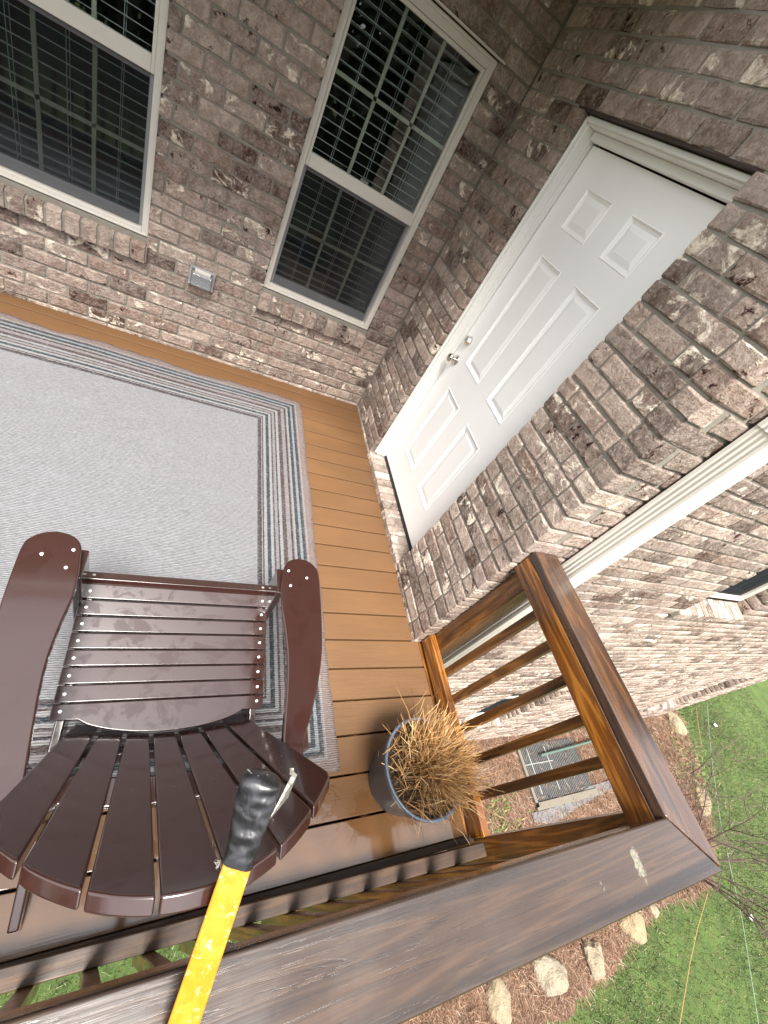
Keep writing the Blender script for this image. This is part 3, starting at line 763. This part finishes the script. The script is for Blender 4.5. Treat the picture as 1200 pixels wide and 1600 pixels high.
HADD(MB().prism([(DSX0, YW-.01), (DSX0, YW-.09), (DSX1, YW-.09), (DSX1, YW-.01)], lambda a, b, h: (a, b - (h-GZ-.25)*-2.2 if False else b-(GZ+.25-h)*2.0, h), GZ+.05, GZ+.2499).build('downspout_elbow', ALUM))
for z in (-1.2, 2.5): HADD(MB().box(DSX0-.006, DSX1+.006, YW-.094, YW-.002, z, z+.03).build('strap', ALUM))

# roof over house; unseen eave made low and deep to shade the window wall --------------------------------------
ROOFM = mat_plain('grey_shingle', (.10,.095,.09), .95, bumps=.6, bscale=60); SOFF = mat_plain('soffit_white', (.62,.61,.59), .7, var=.02)
EZ = 2.62
HADD(MB().box(-6.4, -.02, -1.07, -.012, EZ, EZ+.02).build('shading_soffit', SOFF))
HADD(MB().box(-6.4, -.02, -1.095, -1.071, EZ-.03, EZ+.14).build('fascia_board', TRIM))
rf = MB(); rf.v = [(-6.4,-1.13,EZ+.142),(-.02,-1.13,EZ+.142),(-.02,3.2,EZ+2.5),(-6.4,3.2,EZ+2.5),(-6.4,7.2,EZ+.142),(-.02,7.2,EZ+.142),
         (-6.4,-1.13,EZ+.10),(-.02,-1.13,EZ+.10),(-.02,3.2,EZ+2.45),(-6.4,3.2,EZ+2.45),(-6.4,7.2,EZ+.10),(-.02,7.2,EZ+.10)]
rf.f = [(0,1,2,3),(3,2,5,4),(7,6,9,8),(8,9,10,11),(0,6,7,1),(4,5,11,10),(1,7,8,2),(2,8,11,5),(6,0,3,9),(9,3,4,10)]
HADD(rf.build('roof', ROOFM))
g = MB(); GY = YW-.4
g.v = [(-.4,GY,WTOP+.05),(XE+.4,GY,WTOP+.05),(3.8,GY,WTOP+2.0),(-.4,3,WTOP+.05),(XE+.4,3,WTOP+.05),(3.8,3,WTOP+2.0)]
g.f = [(0,1,2),(0,2,5,3),(1,4,5,2),(0,3,4,1),(3,5,4)]
HADD(g.build('roof', ROOFM))
# outlet cover --------------------------------------------------------------
oc = empty('outlet_cover', (-1.34, 0, .49), 'small clear weatherproof outlet cover screwed to the brick between the windows', 'outlet cover')
m = MB(); rect_frame(m, -1.413, -1.268, .484, .597, -.022, -.004, .012, .012, .014, .016); m.build('base_frame', GREYPL, oc, bevel=.003)
MB().box(-1.40, -1.281, -.006, -.003, .498, .581).build('back_plate', GREYPL, oc)
m = MB(); m.prism([(-1.404, .492), (-1.277, .492), (-1.277, .578), (-1.404, .578)], lambda a, b, h: (a if h > -.04 else -1.34+(a+1.34)*.86, h, b if h > -.04 else .535+(b-.535)*.84), -.0225, -.060); m.build('clear_cover', CLEAR, oc, bevel=.004)
for x in (-1.385, -1.30): MB().lathe([(0, .014), (.004, .013), (.006, .004)], (x, -.006, .54), (0, -1, 0), 14).build('receptacle', GREYPL, oc)
MB().box(-1.385, -1.296, -.030, -.024, .560, .592).build('hinge', VINYL, oc)
for x in (-1.407, -1.274): MB().lathe([(0, .004), (.002, .0035)], (x, -.022, .49), (0, -1, 0), 10).build('screw', SCREW, oc)

# ------------------------------------------------------------------ deck
deck = empty('deck', (-2.5, -1.5, GZ)); deck['kind'] = 'structure'; deck['label'] = 'raised deck of tan composite boards'
PITCH = .1449
for k in range(21):
    y1, y0 = .0562-PITCH*k-.0038, .0562-PITCH*(k+1)+.0038
    if k == 0: y1 = -.001
    x1 = -.004 if y0 > YW-.01 else .030
    MB().box(-6.0, x1, y0, y1, -.025, 0).build('deck_board', DECK, deck, bevel=.0028)
for i in range(15): MB().box(-5.9+i*.42, -5.86+i*.42, -2.97, -.02, -.22, -.0255).build('joist', WY, deck)
MB().box(-6.0, .070, -3.012, -2.9845, -.24, -.003).build('fascia', WXD, deck, bevel=.004)
MB().box(.034, .072, -2.993, YW-.005, -.24, -.003).build('fascia', WY, deck, bevel=.004)
MB().box(-6.0, .033, -2.992, -.02, -.235, -.2205).build('under_deck_dark_sheet', BLACK, deck)  # added black sheet stands in for the dark seen through the board gaps
for x in (-5.8, -3.2, -.25): MB().box(x, x+.14, -2.95, -2.81, GZ-.05, -.236).build('support_post', WZ, deck)

# ------------------------------------------------------------------ railing
rail = empty('deck_railing', (.1, -3.09, -.24), 'dark stained wooden railing with wet weathered flat cap around the deck corner', 'railing')
CZ0, CZ1 = .882, .920
CIX, COX, CIY, COY = .035, .172, -3.024, -3.164
def skew(m):                       # the front run is not quite parallel to the boards
    m.v = [(x, y - .0175*(x-.035), z) for x, y, z in m.v]; return m
skew(MB().prism([(-5.9, CIY), (CIX, CIY), (COX, COY), (-5.9, COY)], lambda a, b, h: (a, b, h), CZ1, CZ0)).build('rail_cap', CAPX, rail, bevel=.006)
MB().prism([(CIX+.002, CIY+.001), (CIX+.002, YW-.004), (COX, YW-.004), (COX, COY+.004)], lambda a, b, h: (a, b, h), CZ1, CZ0).build('rail_cap', CAPY, rail, bevel=.006)
MB().box(CIX+.004, CIX+.042, -3.115, YW-.006, CZ0-.095, CZ0-.002).build('top_rail', WY, rail, bevel=.004)
skew(MB().box(-5.9, CIX+.003, CIY-.044, CIY-.004, CZ0-.095, CZ0-.002)).build('top_rail', WX, rail, bevel=.004)
MB().box(.040, .078, -3.0, YW-.006, .016, .106).build('bottom_rail', WY, rail, bevel=.004)
skew(MB().box(-5.9, .036, -3.060, -3.014, .016, .100)).build('bottom_rail', WXD, rail, bevel=.004)
MB().box(.079, .168, -2.215, YW-.004, -.24, CZ0-.003).build('post', WZ, rail, bevel=.005)
PW = mat_wood('corner_post_wood', 2, (.17,.06,.012), (.085,.03,.007), (.03,.012,.005), .35, .4)
MB().box(.079, .168, -3.140, -3.001, -.24, CZ0-.003).build('post', PW, rail, bevel=.005)
for y in (-2.327, -2.458, -2.593, -2.732, -2.862): MB().box(.079, .115, y-.018, y+.018, -.04, CZ0-.003).build('baluster', WZ, rail, bevel=.004)
BX = -.115
for k in range(26):
    x = BX-.131*k
    skew(MB().box(x-.018, x+.018, -3.0975, -3.0615, -.2, CZ0-.003)).build('baluster', WZ, rail, bevel=.004)
for x in (-1.95, -4.0): skew(MB().box(x-.045, x+.045, -3.153, -3.0625, -.24, CZ0-.003)).build('post', WZ, rail, bevel=.005)

# ------------------------------------------------------------------ rug
nx, ny = 150, 120
gx, gy = np.meshgrid(np.linspace(RX0, RX1, nx), np.linspace(RY0, RY1, ny))
edge_w = .5+.5*np.clip((gy-(RY1-.5))/.5, 0, 1)
dyy = (.010*np.sin(gx*7.3+1)+.006*np.sin(gx*16.1)+.004*np.sin(gx*41)) * np.clip((gy-(RY1-.6))/.6, 0, 1)
dxx = (.003*np.sin(gy*9.1)+.0015*np.sin(gy*33)) * np.clip((gx-(RX1-.4))/.4, 0, 1)
gz = .011 + .0016*np.sin(gx*5.1+gy*3)+.004*np.clip(np.sin(gx*7.3+2.2), 0, 1)*np.clip((gy-(RY1-.35))/.35, 0, 1)
V = np.c_[(gx+dxx).ravel(), (gy+dyy).ravel(), gz.ravel()]
ii = np.arange(nx*ny).reshape(ny, nx)
loops = np.stack([ii[:-1, :-1], ii[:-1, 1:], ii[1:, 1:], ii[1:, :-1]], -1).reshape(-1)
per = np.concatenate([ii[0, :], ii[1:, -1], ii[-1, -2::-1], ii[-2:0:-1, 0]])
VB = V[per].copy(); VB[:, 2] = .0012
nb = len(V); k = np.arange(len(per)); kn_ = (k+1) % len(per)
sk = np.stack([per[kn_], per[k], nb+k, nb+kn_], -1).reshape(-1)
rug = link('rug', fast_mesh('rug', np.vstack([V, VB]), 4, np.concatenate([loops, sk]), RUG), RUG, smooth=True)
tag(rug, 'pale grey woven outdoor rug with navy and brown striped border', 'rug')

# ------------------------------------------------------------------ adirondack chair
CX = -1.21
chair = empty('adirondack_chair', (CX, -2.45, .012), 'wet dark brown slatted armchair with fan back facing the windows', 'chair')
def cpart(m, nm, **k): return m.build(nm, CHAIR, chair, bevel=k.get('bevel', .005), seg=3)
DULL = mat_plain('dull_screw', (.12,.09,.08), .4, metal=.4)
def screw(p, nrm, par, r=.0048, mt=None):
    o = MB().lathe([(-.002, r), (.0012, r), (.0022, r*.55)], p, nrm, 10).build('screw', mt or SCREW, None, smooth=False)
    o.parent = par
# seat slats follow a gently dished line
def seat_z(y): 
    t = (-2.10-y)/.40
    return .402 - .098*t - .010*sin(pi*min(max(t, 0), 1))
ys = [-2.094-.0485*k for k in range(9)]
HWS = .2925
for k, y in enumerate(ys):
    dz = (seat_z(y-.02)-seat_z(y+.02))/.04       # dz per -y metre
    ang = math.atan2(-(seat_z(y-.02)-seat_z(y+.02)), .04)
    if k == 0: ang = -.55
    d = Vector((0, -cos(ang), -sin(ang))); nrm = Vector((0, -sin(ang), cos(ang)))
    o = Vector((CX, y, seat_z(y)))
    if k == 0: o = Vector((CX, y-.004, seat_z(y)-.006))
    m = MB()
    if k < 8:
        poly = [(-HWS, -.0229), (HWS, -.0229), (HWS, .0229), (-HWS, .0229)]
    else:
        poly = [(-HWS, -.0229), (HWS, -.0229), (HWS, .018)]
        for i in range(21):
            u = 1-2*i/20; poly.append((u*.225, .018+.045*(1-u*u)**.75 + .002))
        poly.append((-HWS, .018))
    m.prism(poly, lambda a, b, h: o + Vector((a, 0, 0)) + d*b + nrm*h, -.011, .011)
    s = cpart(m, 'seat_slat', bevel=.003)
    for sx in (-1, 1): screw(o+Vector((sx*(HWS-.022), 0, 0))+nrm*.0115+d*(.0 if k < 8 else -.004), nrm, s)
# stringers, legs
for sx in (-1, 1):
    m = MB()
    a, b = sx*.258, sx*.282
    prof = [(-2.085, .385), (-2.085, .27), (-2.30, .20), (-2.80, .013), (-2.93, .013), (-2.93, .06), (-2.56, .255), (-2.3, .30), (-2.15, .375)]
    if sx < 0: a, b = b, a
    m.prism(prof, lambda p, q, h: Vector((CX+h, p, q)), a, b); cpart(m, 'stringer')
    l0, l1 = sorted((sx*.2835, sx*.3075))
    m = MB(); m.prism([(-2.09, .012), (-2.19, .012), (-2.19, .5455), (-2.09, .5455)], lambda p, q, h: Vector((CX+h, p, q)), l0, l1); cpart(m, 'front_leg')
    k0, k1 = sorted((sx*.308, sx*.331))
    m = MB(); m.prism([(sx*.308, .5455), (sx*.40, .5455), (sx*.308, .36)][::sx], lambda p, q, h: Vector((CX+p, h, q)), -2.155, -2.130); cpart(m, 'arm_bracket')
    # arm board
    out = [(.300, -2.105), (.312, -2.078), (.334, -2.060), (.366, -2.053), (.398, -2.060), (.422, -2.080), (.434, -2.110), (.433, -2.20), (.428, -2.30), (.419, -2.40), (.398, -2.50), (.365, -2.60), (.335, -2.68), (.325, -2.80),
           (.262, -2.80), (.272, -2.70), (.284, -2.60), (.295, -2.50), (.299, -2.42), (.294, -2.33), (.287, -2.26), (.288, -2.20), (.295, -2.14)]
    def smooth_loop(pts, n=5):
        r_ = []; N = len(pts)
        for i in range(N):
            p0, p1, p2, p3 = (Vector(pts[(i+k) % N]) for k in (-1, 0, 1, 2))
            for j in range(n):
                t = j/n; r_.append(tuple(.5*((2*p1)+(p2-p0)*t+(2*p0-5*p1+4*p2-p3)*t*t+(3*p1-p0-3*p2+p3)*t**3)))
        return r_
    out = smooth_loop(out)
    m = MB(); m.prism([(sx*p, q) for p, q in out][::sx], lambda p, q, h: Vector((CX+p, q, h)), .571, .546); a_ = cpart(m, 'arm', bevel=.005)
    for (p, q) in ((.385, -2.135), (.318, -2.112), (.322, -2.172)): screw(Vector((CX+sx*p, q, .5715)), (0, 0, 1), a_)
# fan back
SB = Vector((CX, -2.559, .280)); TB = Vector((0, -.4437, .8962)); NB = Vector((0, .8962, .4437))
def bpt(off, s, h):
    fwd_ = .60*off*off
    return SB + Vector((off, 0, 0)) + TB*s + NB*h + Vector((0, fwd_, 0))
def top_s(off): return .842 - 2.38*off*off
for k in range(-3, 4):
    cb, ct = k*.0682, k*.0835
    wb, wt = .0290, .0388
    out = []
    nS = 10
    s_in = lambda off: -.006 - 1.0*off*off
    # left edge up, top arc, right edge down
    tl = top_s(ct-wt); tr = top_s(ct+wt)
    L = lambda s, e: cb + (ct-cb)*s/.8 + e*(wb+(wt-wb)*s/.8)
    for i in range(7): out.append((L(tl*i/6, -1), s_in(cb)+ (tl-s_in(cb))*i/6))
    for i in range(1, 8):
        e = -1+2*i/8; of = L(top_s(ct+e*wt), e); out.append((of, top_s(of)))
    for i in range(6, -1, -1): out.append((L(tr*i/6, 1), s_in(cb)+(tr-s_in(cb))*i/6))
    m = MB(); m.prism(out, lambda a, b, h: bpt(a, b, h), -.012, .012)
    s = cpart(m, 'back_slat', bevel=.004)
    for ss in (.04, .46): screw(bpt(L(ss, 0), ss, .0108), NB, s, .0030, DULL)
m = MB(); m.prism([(-.235, -.005), (.235, -.005), (.235, .07), (-.235, .07)], lambda a, b, h: bpt(0, b, h)+Vector((a, 0, 0)), -.040, -.0135); cpart(m, 'lower_back_brace')
m = MB()
arc = [(-.36+.72*i/14) for i in range(15)]
for i, a in enumerate(arc):
    pass
m.prism([(a, .60*a*a) for a in arc] + [(a, .60*a*a-.06) for a in arc[::-1]], lambda a, b, h: Vector((CX+a, SB.y + TB.y*.285 - .016 + b, h)), .5455, .521); cpart(m, 'upper_back_brace')
for sx in (-1, 1):
    l0, l1 = sorted((sx*.2835, sx*.3065)); m = MB(); m.prism([(-2.66, .012), (-2.745, .012), (-2.775, .5205), (-2.69, .5205)], lambda p, q, h: Vector((CX+h, p, q)), l0, l1); cpart(m, 'rear_leg')

# ------------------------------------------------------------------ potted dry grass
PC = Vector((-.268, -2.738, 0))
pot = empty('potted_grass', (PC.x, PC.y, 0), 'slate blue round pot of dried straw coloured grass in the deck corner', 'plant')
pr = [(0, .002), (0, .122), (.006, .128), (.21, .166), (.215, .173), (.250, .179), (.254, .177), (.254, .170), (.248, .166), (.205, .160)]
m = MB().lathe(pr[1:], PC, (0, 0, 1), 48); m.f = [f for f in m.f if len(f) == 4] + [m.f[-2]]
m.build('pot', POT, pot, smooth=True)
m = MB(); n = 40
sv = [(PC.x, PC.y, .225)]
for rr in (.06, .12, .1605):
    for i in range(n): sv.append((PC.x+rr*cos(2*pi*i/n), PC.y+rr*sin(2*pi*i/n), .215+random.uniform(-.008, .012)))
m.v = sv; m.f = [(0, 1+i, 1+(i+1) % n) for i in range(n)] + [(1+q*n+i, 1+(q+1)*n+i, 1+(q+1)*n+(i+1) % n, 1+q*n+(i+1) % n) for q in range(2) for i in range(n)]
m.build('soil', SOIL, pot)
vs, lp, rn = [], [], []
r = random.Random(5)
for i in range(4000):
    rad = abs(r.gauss(0, .068)); th = r.uniform(0, 2*pi)
    b = Vector((PC.x+.050+rad*cos(th), PC.y+.005+rad*sin(th), .215))
    lean = Vector((cos(th), sin(th), 0))*r.uniform(.15, .95) + Vector((.28, -.02, 0)) + Vector((r.gauss(0, .35), r.gauss(0, .35), 0))
    L = r.uniform(.045, .165)*(.75 if rad < .03 else 1)
    if i > 3700: b = Vector((PC.x+r.uniform(-.14, .14), PC.y+r.uniform(-.12, .12), .222)); lean = Vector((r.gauss(0, 2.0), r.gauss(0, 2.0), 0)); L = r.uniform(.05, .13)
    if i > 3965: L *= 1.7
    d0 = (Vector((0, 0, 1))+lean*.5).normalized(); d1 = (Vector((0, 0, .7))+lean*1.25).normalized()
    p1 = b+d0*L*.5; p2 = p1+d1*L*.5
    if i > 3700: p1.z = max(p1.z, .226); p2.z = max(p2.z, .228)
    sd_ = d1.cross(Vector((r.gauss(0,1), r.gauss(0,1), r.gauss(0,1)))).normalized()*r.uniform(.0007, .0019)
    k = len(vs); vs += [b-sd_, b+sd_, p1+sd_, p1-sd_, p2+sd_*.5, p2-sd_*.5]; lp += [k, k+1, k+2, k+3, k+3, k+2, k+4, k+5]; rn += [r.random()]*6
dg = link('dry_grass', fast_mesh('dry_grass', [tuple(v) for v in vs], 4, lp, DRY, rn), DRY, pot); dg['kind'] = 'stuff'

# ------------------------------------------------------------------ taped scraper pole lying on railing cap and chair back
PA = at_z(287, 1600, .955); PB_ = at_z(373, 1347, 1.085)
pd = (PB_-PA).normalized()
toC = (Vector(CAM)-(PA+PB_)/2).normalized(); side = pd.cross(toC).normalized(); upn = side.cross(pd).normalized()
pole = empty('scraper_pole', tuple(PA), 'yellow painted pole with black taped scraper tip pointing over the chair', 'pole')
end = PA - pd*.75
def bar(a, b, w0, w1, th0, th1, roll=0.0):
    m = MB(); s_ = side; u_ = upn
    for p, w, th in ((a, w0, th0), (b, w1, th1)):
        for x, y in ((-1,-1), (1,-1), (1,1), (-1,1)): m.v.append(tuple(p + s_*x*w/2 + u_*y*th/2))
    m.f = [(3,2,1,0), (4,5,6,7), (0,1,5,4), (1,2,6,5), (2,3,7,6), (3,0,4,7)]; return m
bar(end, PB_, .0445, .0375, .016, .016).build('handle', YEL, pole, bevel=.003)
PT = at_z(412, 1207, 1.150)
pd2 = (PT-PB_).normalized()
tm = MB(); nseg, nr = 26, 20; rr_ = random.Random(3)
for i in range(nseg):
    t = i/(nseg-1); c = (PB_-pd*.004).lerp(PT, t)
    w = .0205+.0075*min(1, max(0, (t-.18)/.5)); h = .013+.007*t
    if t > .93: w *= math.sqrt(max(.02, 1-((t-.93)/.07)**2*.85)); h *= math.sqrt(max(.05, 1-((t-.93)/.07)**2*.8))
    band = .0012*sin(t*38+.6)
    for k in range(nr):
        a = 2*pi*k/nr; e = .75
        x = abs(cos(a))**e*(1 if cos(a) > 0 else -1); y = abs(sin(a))**e*(1 if sin(a) > 0 else -1)
        jj = rr_.uniform(-.0011, .0011)+band*cos(a*2+t*9)
        tm.v.append(tuple(c + side*x*(w+jj) + upn*y*(h+jj)))
for i in range(nseg-1):
    for k in range(nr): tm.f.append((i*nr+k, i*nr+(k+1) % nr, (i+1)*nr+(k+1) % nr, (i+1)*nr+k))
tm.f.append(tuple(range(nr-1, -1, -1))); tm.f.append(tuple((nseg-1)*nr+k for k in range(nr)))
tp = tm.build('tape', TAPE, pole, smooth=True)
sb = tp.modifiers.new('sub', 'SUBSURF'); sb.levels = 1; sb.render_levels = 1
bl = []
q0, q1, q2, q3, q4 = at_z(418, 1285, 1.127), at_z(441, 1240, 1.131), at_z(458, 1206, 1.135), at_z(464, 1211, 1.135), at_z(450, 1246, 1.05)
m = MB(); pts = [q0, q1, q2, q3, q4]; m.prism([(p.x, p.y) for p in pts], lambda a, b, h: next(Vector((p.x, p.y, p.z+h)) for p in pts if abs(p.x-a) < 1e-7 and abs(p.y-b) < 1e-7), .0016, -.0016)
m.build('blade', BLADE, pole)
q0 = [at_z(453, 1210, 1.135), at_z(453, 1200, 1.136), at_z(459, 1200, 1.136), at_z(460, 1211, 1.135)]
m = MB(); m.prism([(p.x, p.y) for p in q0], lambda a, b, h: Vector((a, b, 1.135+h)), .001, -.001); m.build('blade_chip', BLADE, pole)
# frayed threads at the tape's ends
for i in range(14):
    t = rr_.choice((.0, .02, .04, .98)); a = rr_.uniform(.2, pi+.5)
    c = (PB_-pd*.008).lerp(PT, t) + side*(-.023 if t < .5 else rr_.uniform(-.03, .024))*1.0 + upn*rr_.uniform(-.002, .010)
    MB().tube([c, c + Vector((rr_.gauss(0, .004), rr_.gauss(0, .004), rr_.gauss(0, .004))) + (pd if t > .5 else -side)*.003], .0005, 4).build('thread', BLADE, pole)

# ------------------------------------------------------------------ yard things
def rock(u, v, sx, sy, sz, seed, label):
    c = at_z(u, v, GZ+sz*.5); r = random.Random(seed); import bmesh as bm_
    b = bm_.new(); bm_.ops.create_icosphere(b, subdivisions=3, radius=1)
    ph = [r.uniform(0, 6) for _ in range(6)]
    for vt in b.verts:
        p = vt.co; k = 1 + .16*sin(p.x*3.1+ph[0])*sin(p.y*2.7+ph[1]) + .10*sin(p.z*5+ph[2])*sin(p.x*4.3+ph[3]) + .05*sin(p.y*9+ph[4]) + r.uniform(-.02, .02)
        vt.co = Vector((p.x*sx*k, p.y*sy*k, p.z*sz*k))
    me = bpy.data.meshes.new('rock'); b.to_mesh(me); b.free()
    o = link('rock', me, ROCK); o.location = (c.x, c.y, GZ+sz*.30); o.rotation_euler = (0, 0, r.uniform(0, 3)); tag(o, label, 'rock', 'pale rocks edging the mulch bed'); return o
rock(780, 1562, .13, .17, .11, 1, 'pale buff rock in the bed at the bottom edge of the view')
rock(861, 1521, .165, .22, .14, 2, 'largest golden buff rock in the mulch bed')
rock(928, 1497, .14, .17, .12, 4, 'grey white rock beside the largest golden rock')
rock(990, 1446, .18, .20, .14, 5, 'buff rock half hidden below the outer railing cap near the lawn')
rock(1021, 1421, .08, .09, .06, 6, 'smallest pale rock peeking past the railing cap corner')
rock(1057, 1131, .22, .18, .14, 8, 'pale rock at the foot of the far wall corner')
rock(1099, 1252, .14, .24, .11, 9, 'grey mottled rock beside the bare shrub')

# dark drain grate with frame
gr = empty('window_well_grate', (4.55, -2.55, GZ), 'dark wire mesh grate with pale frame lying in the pine straw', 'grate')
GRM = mat_plain('dark_grate', (.022,.02,.02), .8, bumps=.4, bscale=60); FRM = mat_plain('aged_frame', (.13,.115,.09), .85, bumps=.4, bscale=40); WIRE = mat_plain('galvanised_wire', (.30,.32,.31), .5, metal=.5)
GX0, GX1, GY0, GY1 = 3.92, 5.2, -2.98, -2.26
MB().box(GX0, GX1, GY0, GY1, GZ+.012, GZ+.03).build('panel', GRM, gr)
m = MB(); m.box(GX0-.05, GX0, GY0-.05, GY1, GZ+.012, GZ+.06); m.build('frame_bar', FRM, gr)
MB().box(GX0-.05, GX1+.03, GY0-.09, GY0-.001, GZ+.012, GZ+.06).build('frame_bar', FRM, gr)
for i in range(34): MB().box(GX0+.012+i*.0375, GX0+.0155+i*.0375, GY0+.01, GY1-.01, GZ+.031, GZ+.036).build('wire', WIRE, gr)
for y in (GY0+.2, GY0+.45): MB().box(GX0+.01, GX0+.62, y, y+.012, GZ+.0365, GZ+.045).build('cross_wire', WIRE, gr)
for x in (GX0+.14, GX0+.52): MB().box(x, x+.018, GY0+.08, GY1-.06, GZ+.0365, GZ+.047).build('cross_wire', WIRE, gr)
pp = [at_z(845, 1180, GZ+.09), at_z(890, 1168, GZ+.12), at_z(960, 1148, GZ+.1)]
tag(MB().tube(pp + [Vector((7.2, -2.42, GZ+.05))], .018, 8).build('garden_stake', mat_plain('green_stake', (.07,.11,.09), .5)), 'thin grey green stake lying across the dark grate', 'stake')
# grey weed cloth strip beside the grate
wc = MB(); cl = [(3.75,-3.12),(4.1,-3.16),(4.6,-3.1),(5.1,-3.02),(5.6,-2.98),(6.0,-2.86)]
for i, (x, y) in enumerate(cl): wc.v += [(x, y-.06-.02*(i % 2), GZ+.035), (x, y+.05+.03*(i % 2), GZ+.042)]
wc.f = [(2*i, 2*i+2, 2*i+3, 2*i+1) for i in range(len(cl)-1)]
o = wc.build('weed_cloth', mat_plain('grey_weed_cloth', (.11,.108,.11), .7, bumps=.5, bscale=30)); so = o.modifiers.new('solid', 'SOLIDIFY'); so.thickness = .012
tag(o, 'crumpled grey strip of weed cloth in the pine straw', 'cloth')

# bare shrub
def shrub(base, h, seed, label, n0=11, spread=.9):
    r = random.Random(seed); root = empty('bare_shrub', base, label, 'shrub', 'bare leafless shrubs'); segs = [MB() for _ in range(2)]
    def grow(p, d, L, rad, lev):
        pts = [p]; q = p.copy(); dd = d.copy(); nseg = 5
        for i in range(nseg):
            dd = (dd + Vector((r.gauss(0, .14), r.gauss(0, .14), r.gauss(0.03, .10)))).normalized(); q = q+dd*L/nseg; pts.append(q.copy())
        segs[0 if lev == 0 else 1].tube(pts, [rad*(1-.75*i/nseg) for i in range(nseg+1)], 4 if lev else 5, False)
        if lev < 3:
            for i in range(2, nseg+1):
                for _ in range(1 if lev else 2):
                    if r.random() < .85:
                        nd = (dd + Vector((r.gauss(0, .7), r.gauss(0, .7), r.gauss(.15, .4)))).normalized(); grow(pts[i], nd, L*r.uniform(.32, .6), rad*.5, lev+1)
    for i in range(n0):
        a = 2*pi*i/n0+r.uniform(-.3, .3); d = Vector((cos(a)*spread*r.uniform(.3, 1), sin(a)*spread*r.uniform(.3, 1), 1)).normalized()
        grow(Vector(base)+Vector((cos(a)*.04, sin(a)*.04, 0)), d, h*r.uniform(.6, .95), .014, 0)
    segs[0].build('stem', TWIG, root); t = segs[1].build('twigs', TWIG, root); t['kind'] = 'stuff'
shrub((6.45, -4.10, GZ), 1.9, 3, 'bare reddish brown shrub with fanned twigs beyond the railing corner', 12, 1.0)
# leafy low weeds
LEAF = mat_blades('weed_leaf', [(0, (.05,.09,.02)), (.5, (.10,.15,.04)), (.8, (.20,.16,.07)), (1, (.30,.2,.1))])
def weed(c, n, rad, seed, label, L=.14):
    r = random.Random(seed); vs, lp, rn = [], [], []
    for i in range(n):
        a = r.uniform(0, 2*pi); b = Vector(c)+Vector((r.gauss(0, rad), r.gauss(0, rad), .012)); d = Vector((cos(a), sin(a), r.uniform(.2, 1.2))).normalized(); s_ = Vector((-sin(a), cos(a), 0))*r.uniform(.006, .014); l_ = r.uniform(.4, 1)*L
        k = len(vs); vs += [b, b+d*l_*.5+s_, b+d*l_, b+d*l_*.5-s_]; lp += [k, k+1, k+2, k+3]; rn += [r.random()]*4
    o = link('weed_clump', fast_mesh('weed_clump', [tuple(v) for v in vs], 4, lp, LEAF, rn), LEAF); tag(o, label, 'weeds', 'low weeds in the bed', 'stuff')
p = at_z(785, 1285, GZ); weed(p, 160, .16, 1, 'low green weed clump between the potted grass and the corner post')
p = at_z(1080, 1200, GZ); weed(p, 420, .35, 2, 'leafy low plant at the lawn edge above the bare shrub', .16)
# marker strings on the lawn
STRG = mat_plain('orange_string', (.36,.22,.08), .7); STRB = mat_plain('pale_green_string', (.20,.27,.21), .7)
def string(pts, mt, label, rad=.0045):
    q = [at_z(u, v, GZ+.075) for u, v in pts]; tag(MB().tube(q, rad, 6).build('string_line', mt), label, 'string', 'string lines across the lawn')
string([(1106, 1395), (1090, 1450), (1078, 1505), (1062, 1600), (1050, 1660)], STRG, 'orange string line on the lawn below the railing corner')
string([(1088, 1105), (1092, 1140), (1097, 1168)], STRG, 'short orange string line near the far wall corner')
string([(1105, 1100), (1108, 1145), (1112, 1185), (1125, 1280), (1140, 1350), (1160, 1440), (1185, 1600), (1193, 1660)], STRB, 'long pale green string line across the lawn', .005)
def litter(u, v, label):
    c = at_z(u, v, GZ+.06); m = MB(); r = random.Random(u)
    pts = [(c.x+r.uniform(.03,.08)*cos(a), c.y+r.uniform(.02,.05)*sin(a)) for a in np.linspace(0, 2*pi, 8)[:-1]]
    m.prism(pts, lambda a, b, h: (a, b, h+random.uniform(0, .01)), GZ+.07, GZ+.06); tag(m.build('paper_scrap', mat_plain('white_paper', (.5,.5,.5), .8)), label, 'litter', 'white scraps on the lawn')
litter(1173, 1434, 'small white scrap on the lawn right of the bare shrub')
litter(1117, 1133, 'tiny white scrap on the lawn near the far wall corner')

# ------------------------------------------------------------------ wood across the yard (seen only mirrored in the panes)
WOOD = mat_blades('wood_foliage', [(0, (.018,.026,.012)), (.4, (.035,.05,.02)), (.75, (.06,.065,.035)), (1, (.10,.08,.055))])
r = random.Random(11); vs, lp, rn = [], [], []
for i in range(150):
    x0 = -45+i*.62+r.uniform(-.6, .6); y0 = -27+r.uniform(-5, 5); H = r.uniform(9, 15)
    m = MB().tube([(x0, y0, GZ), (x0+r.uniform(-.3, .3), y0, GZ+H*.5), (x0+r.uniform(-.5, .5), y0, GZ+H*.92)], [.22, .15, .04], 5, False)
    k = len(vs); vs += [Vector(v) for v in m.v]; rn += [.9]*len(m.v)
    for f in m.f: lp += [k+j for j in f]
    for j in range(260):
        t = r.uniform(.12, 1); rad = 2.3*(1-.75*t)+.5; a = r.uniform(0, 6.283); q = rad*math.sqrt(r.random())
        c = Vector((x0+q*cos(a), y0+q*sin(a), GZ+H*t)); u = Vector((r.gauss(0,1), r.gauss(0,1), r.gauss(0,1))).normalized(); w = u.orthogonal().normalized()
        sz = r.uniform(.18, .5); k = len(vs); vs += [c-u*sz, c-w*sz*.5, c+u*sz, c+w*sz*.5]; lp += [k, k+1, k+2, k+3]; rn += [r.random()]*4
wd = link('woodland', fast_mesh('woodland', [tuple(v) for v in vs], 4, lp, WOOD, rn), WOOD)
tag(wd, 'dark wood across the yard mirrored in the upper panes', 'trees', None, 'stuff')
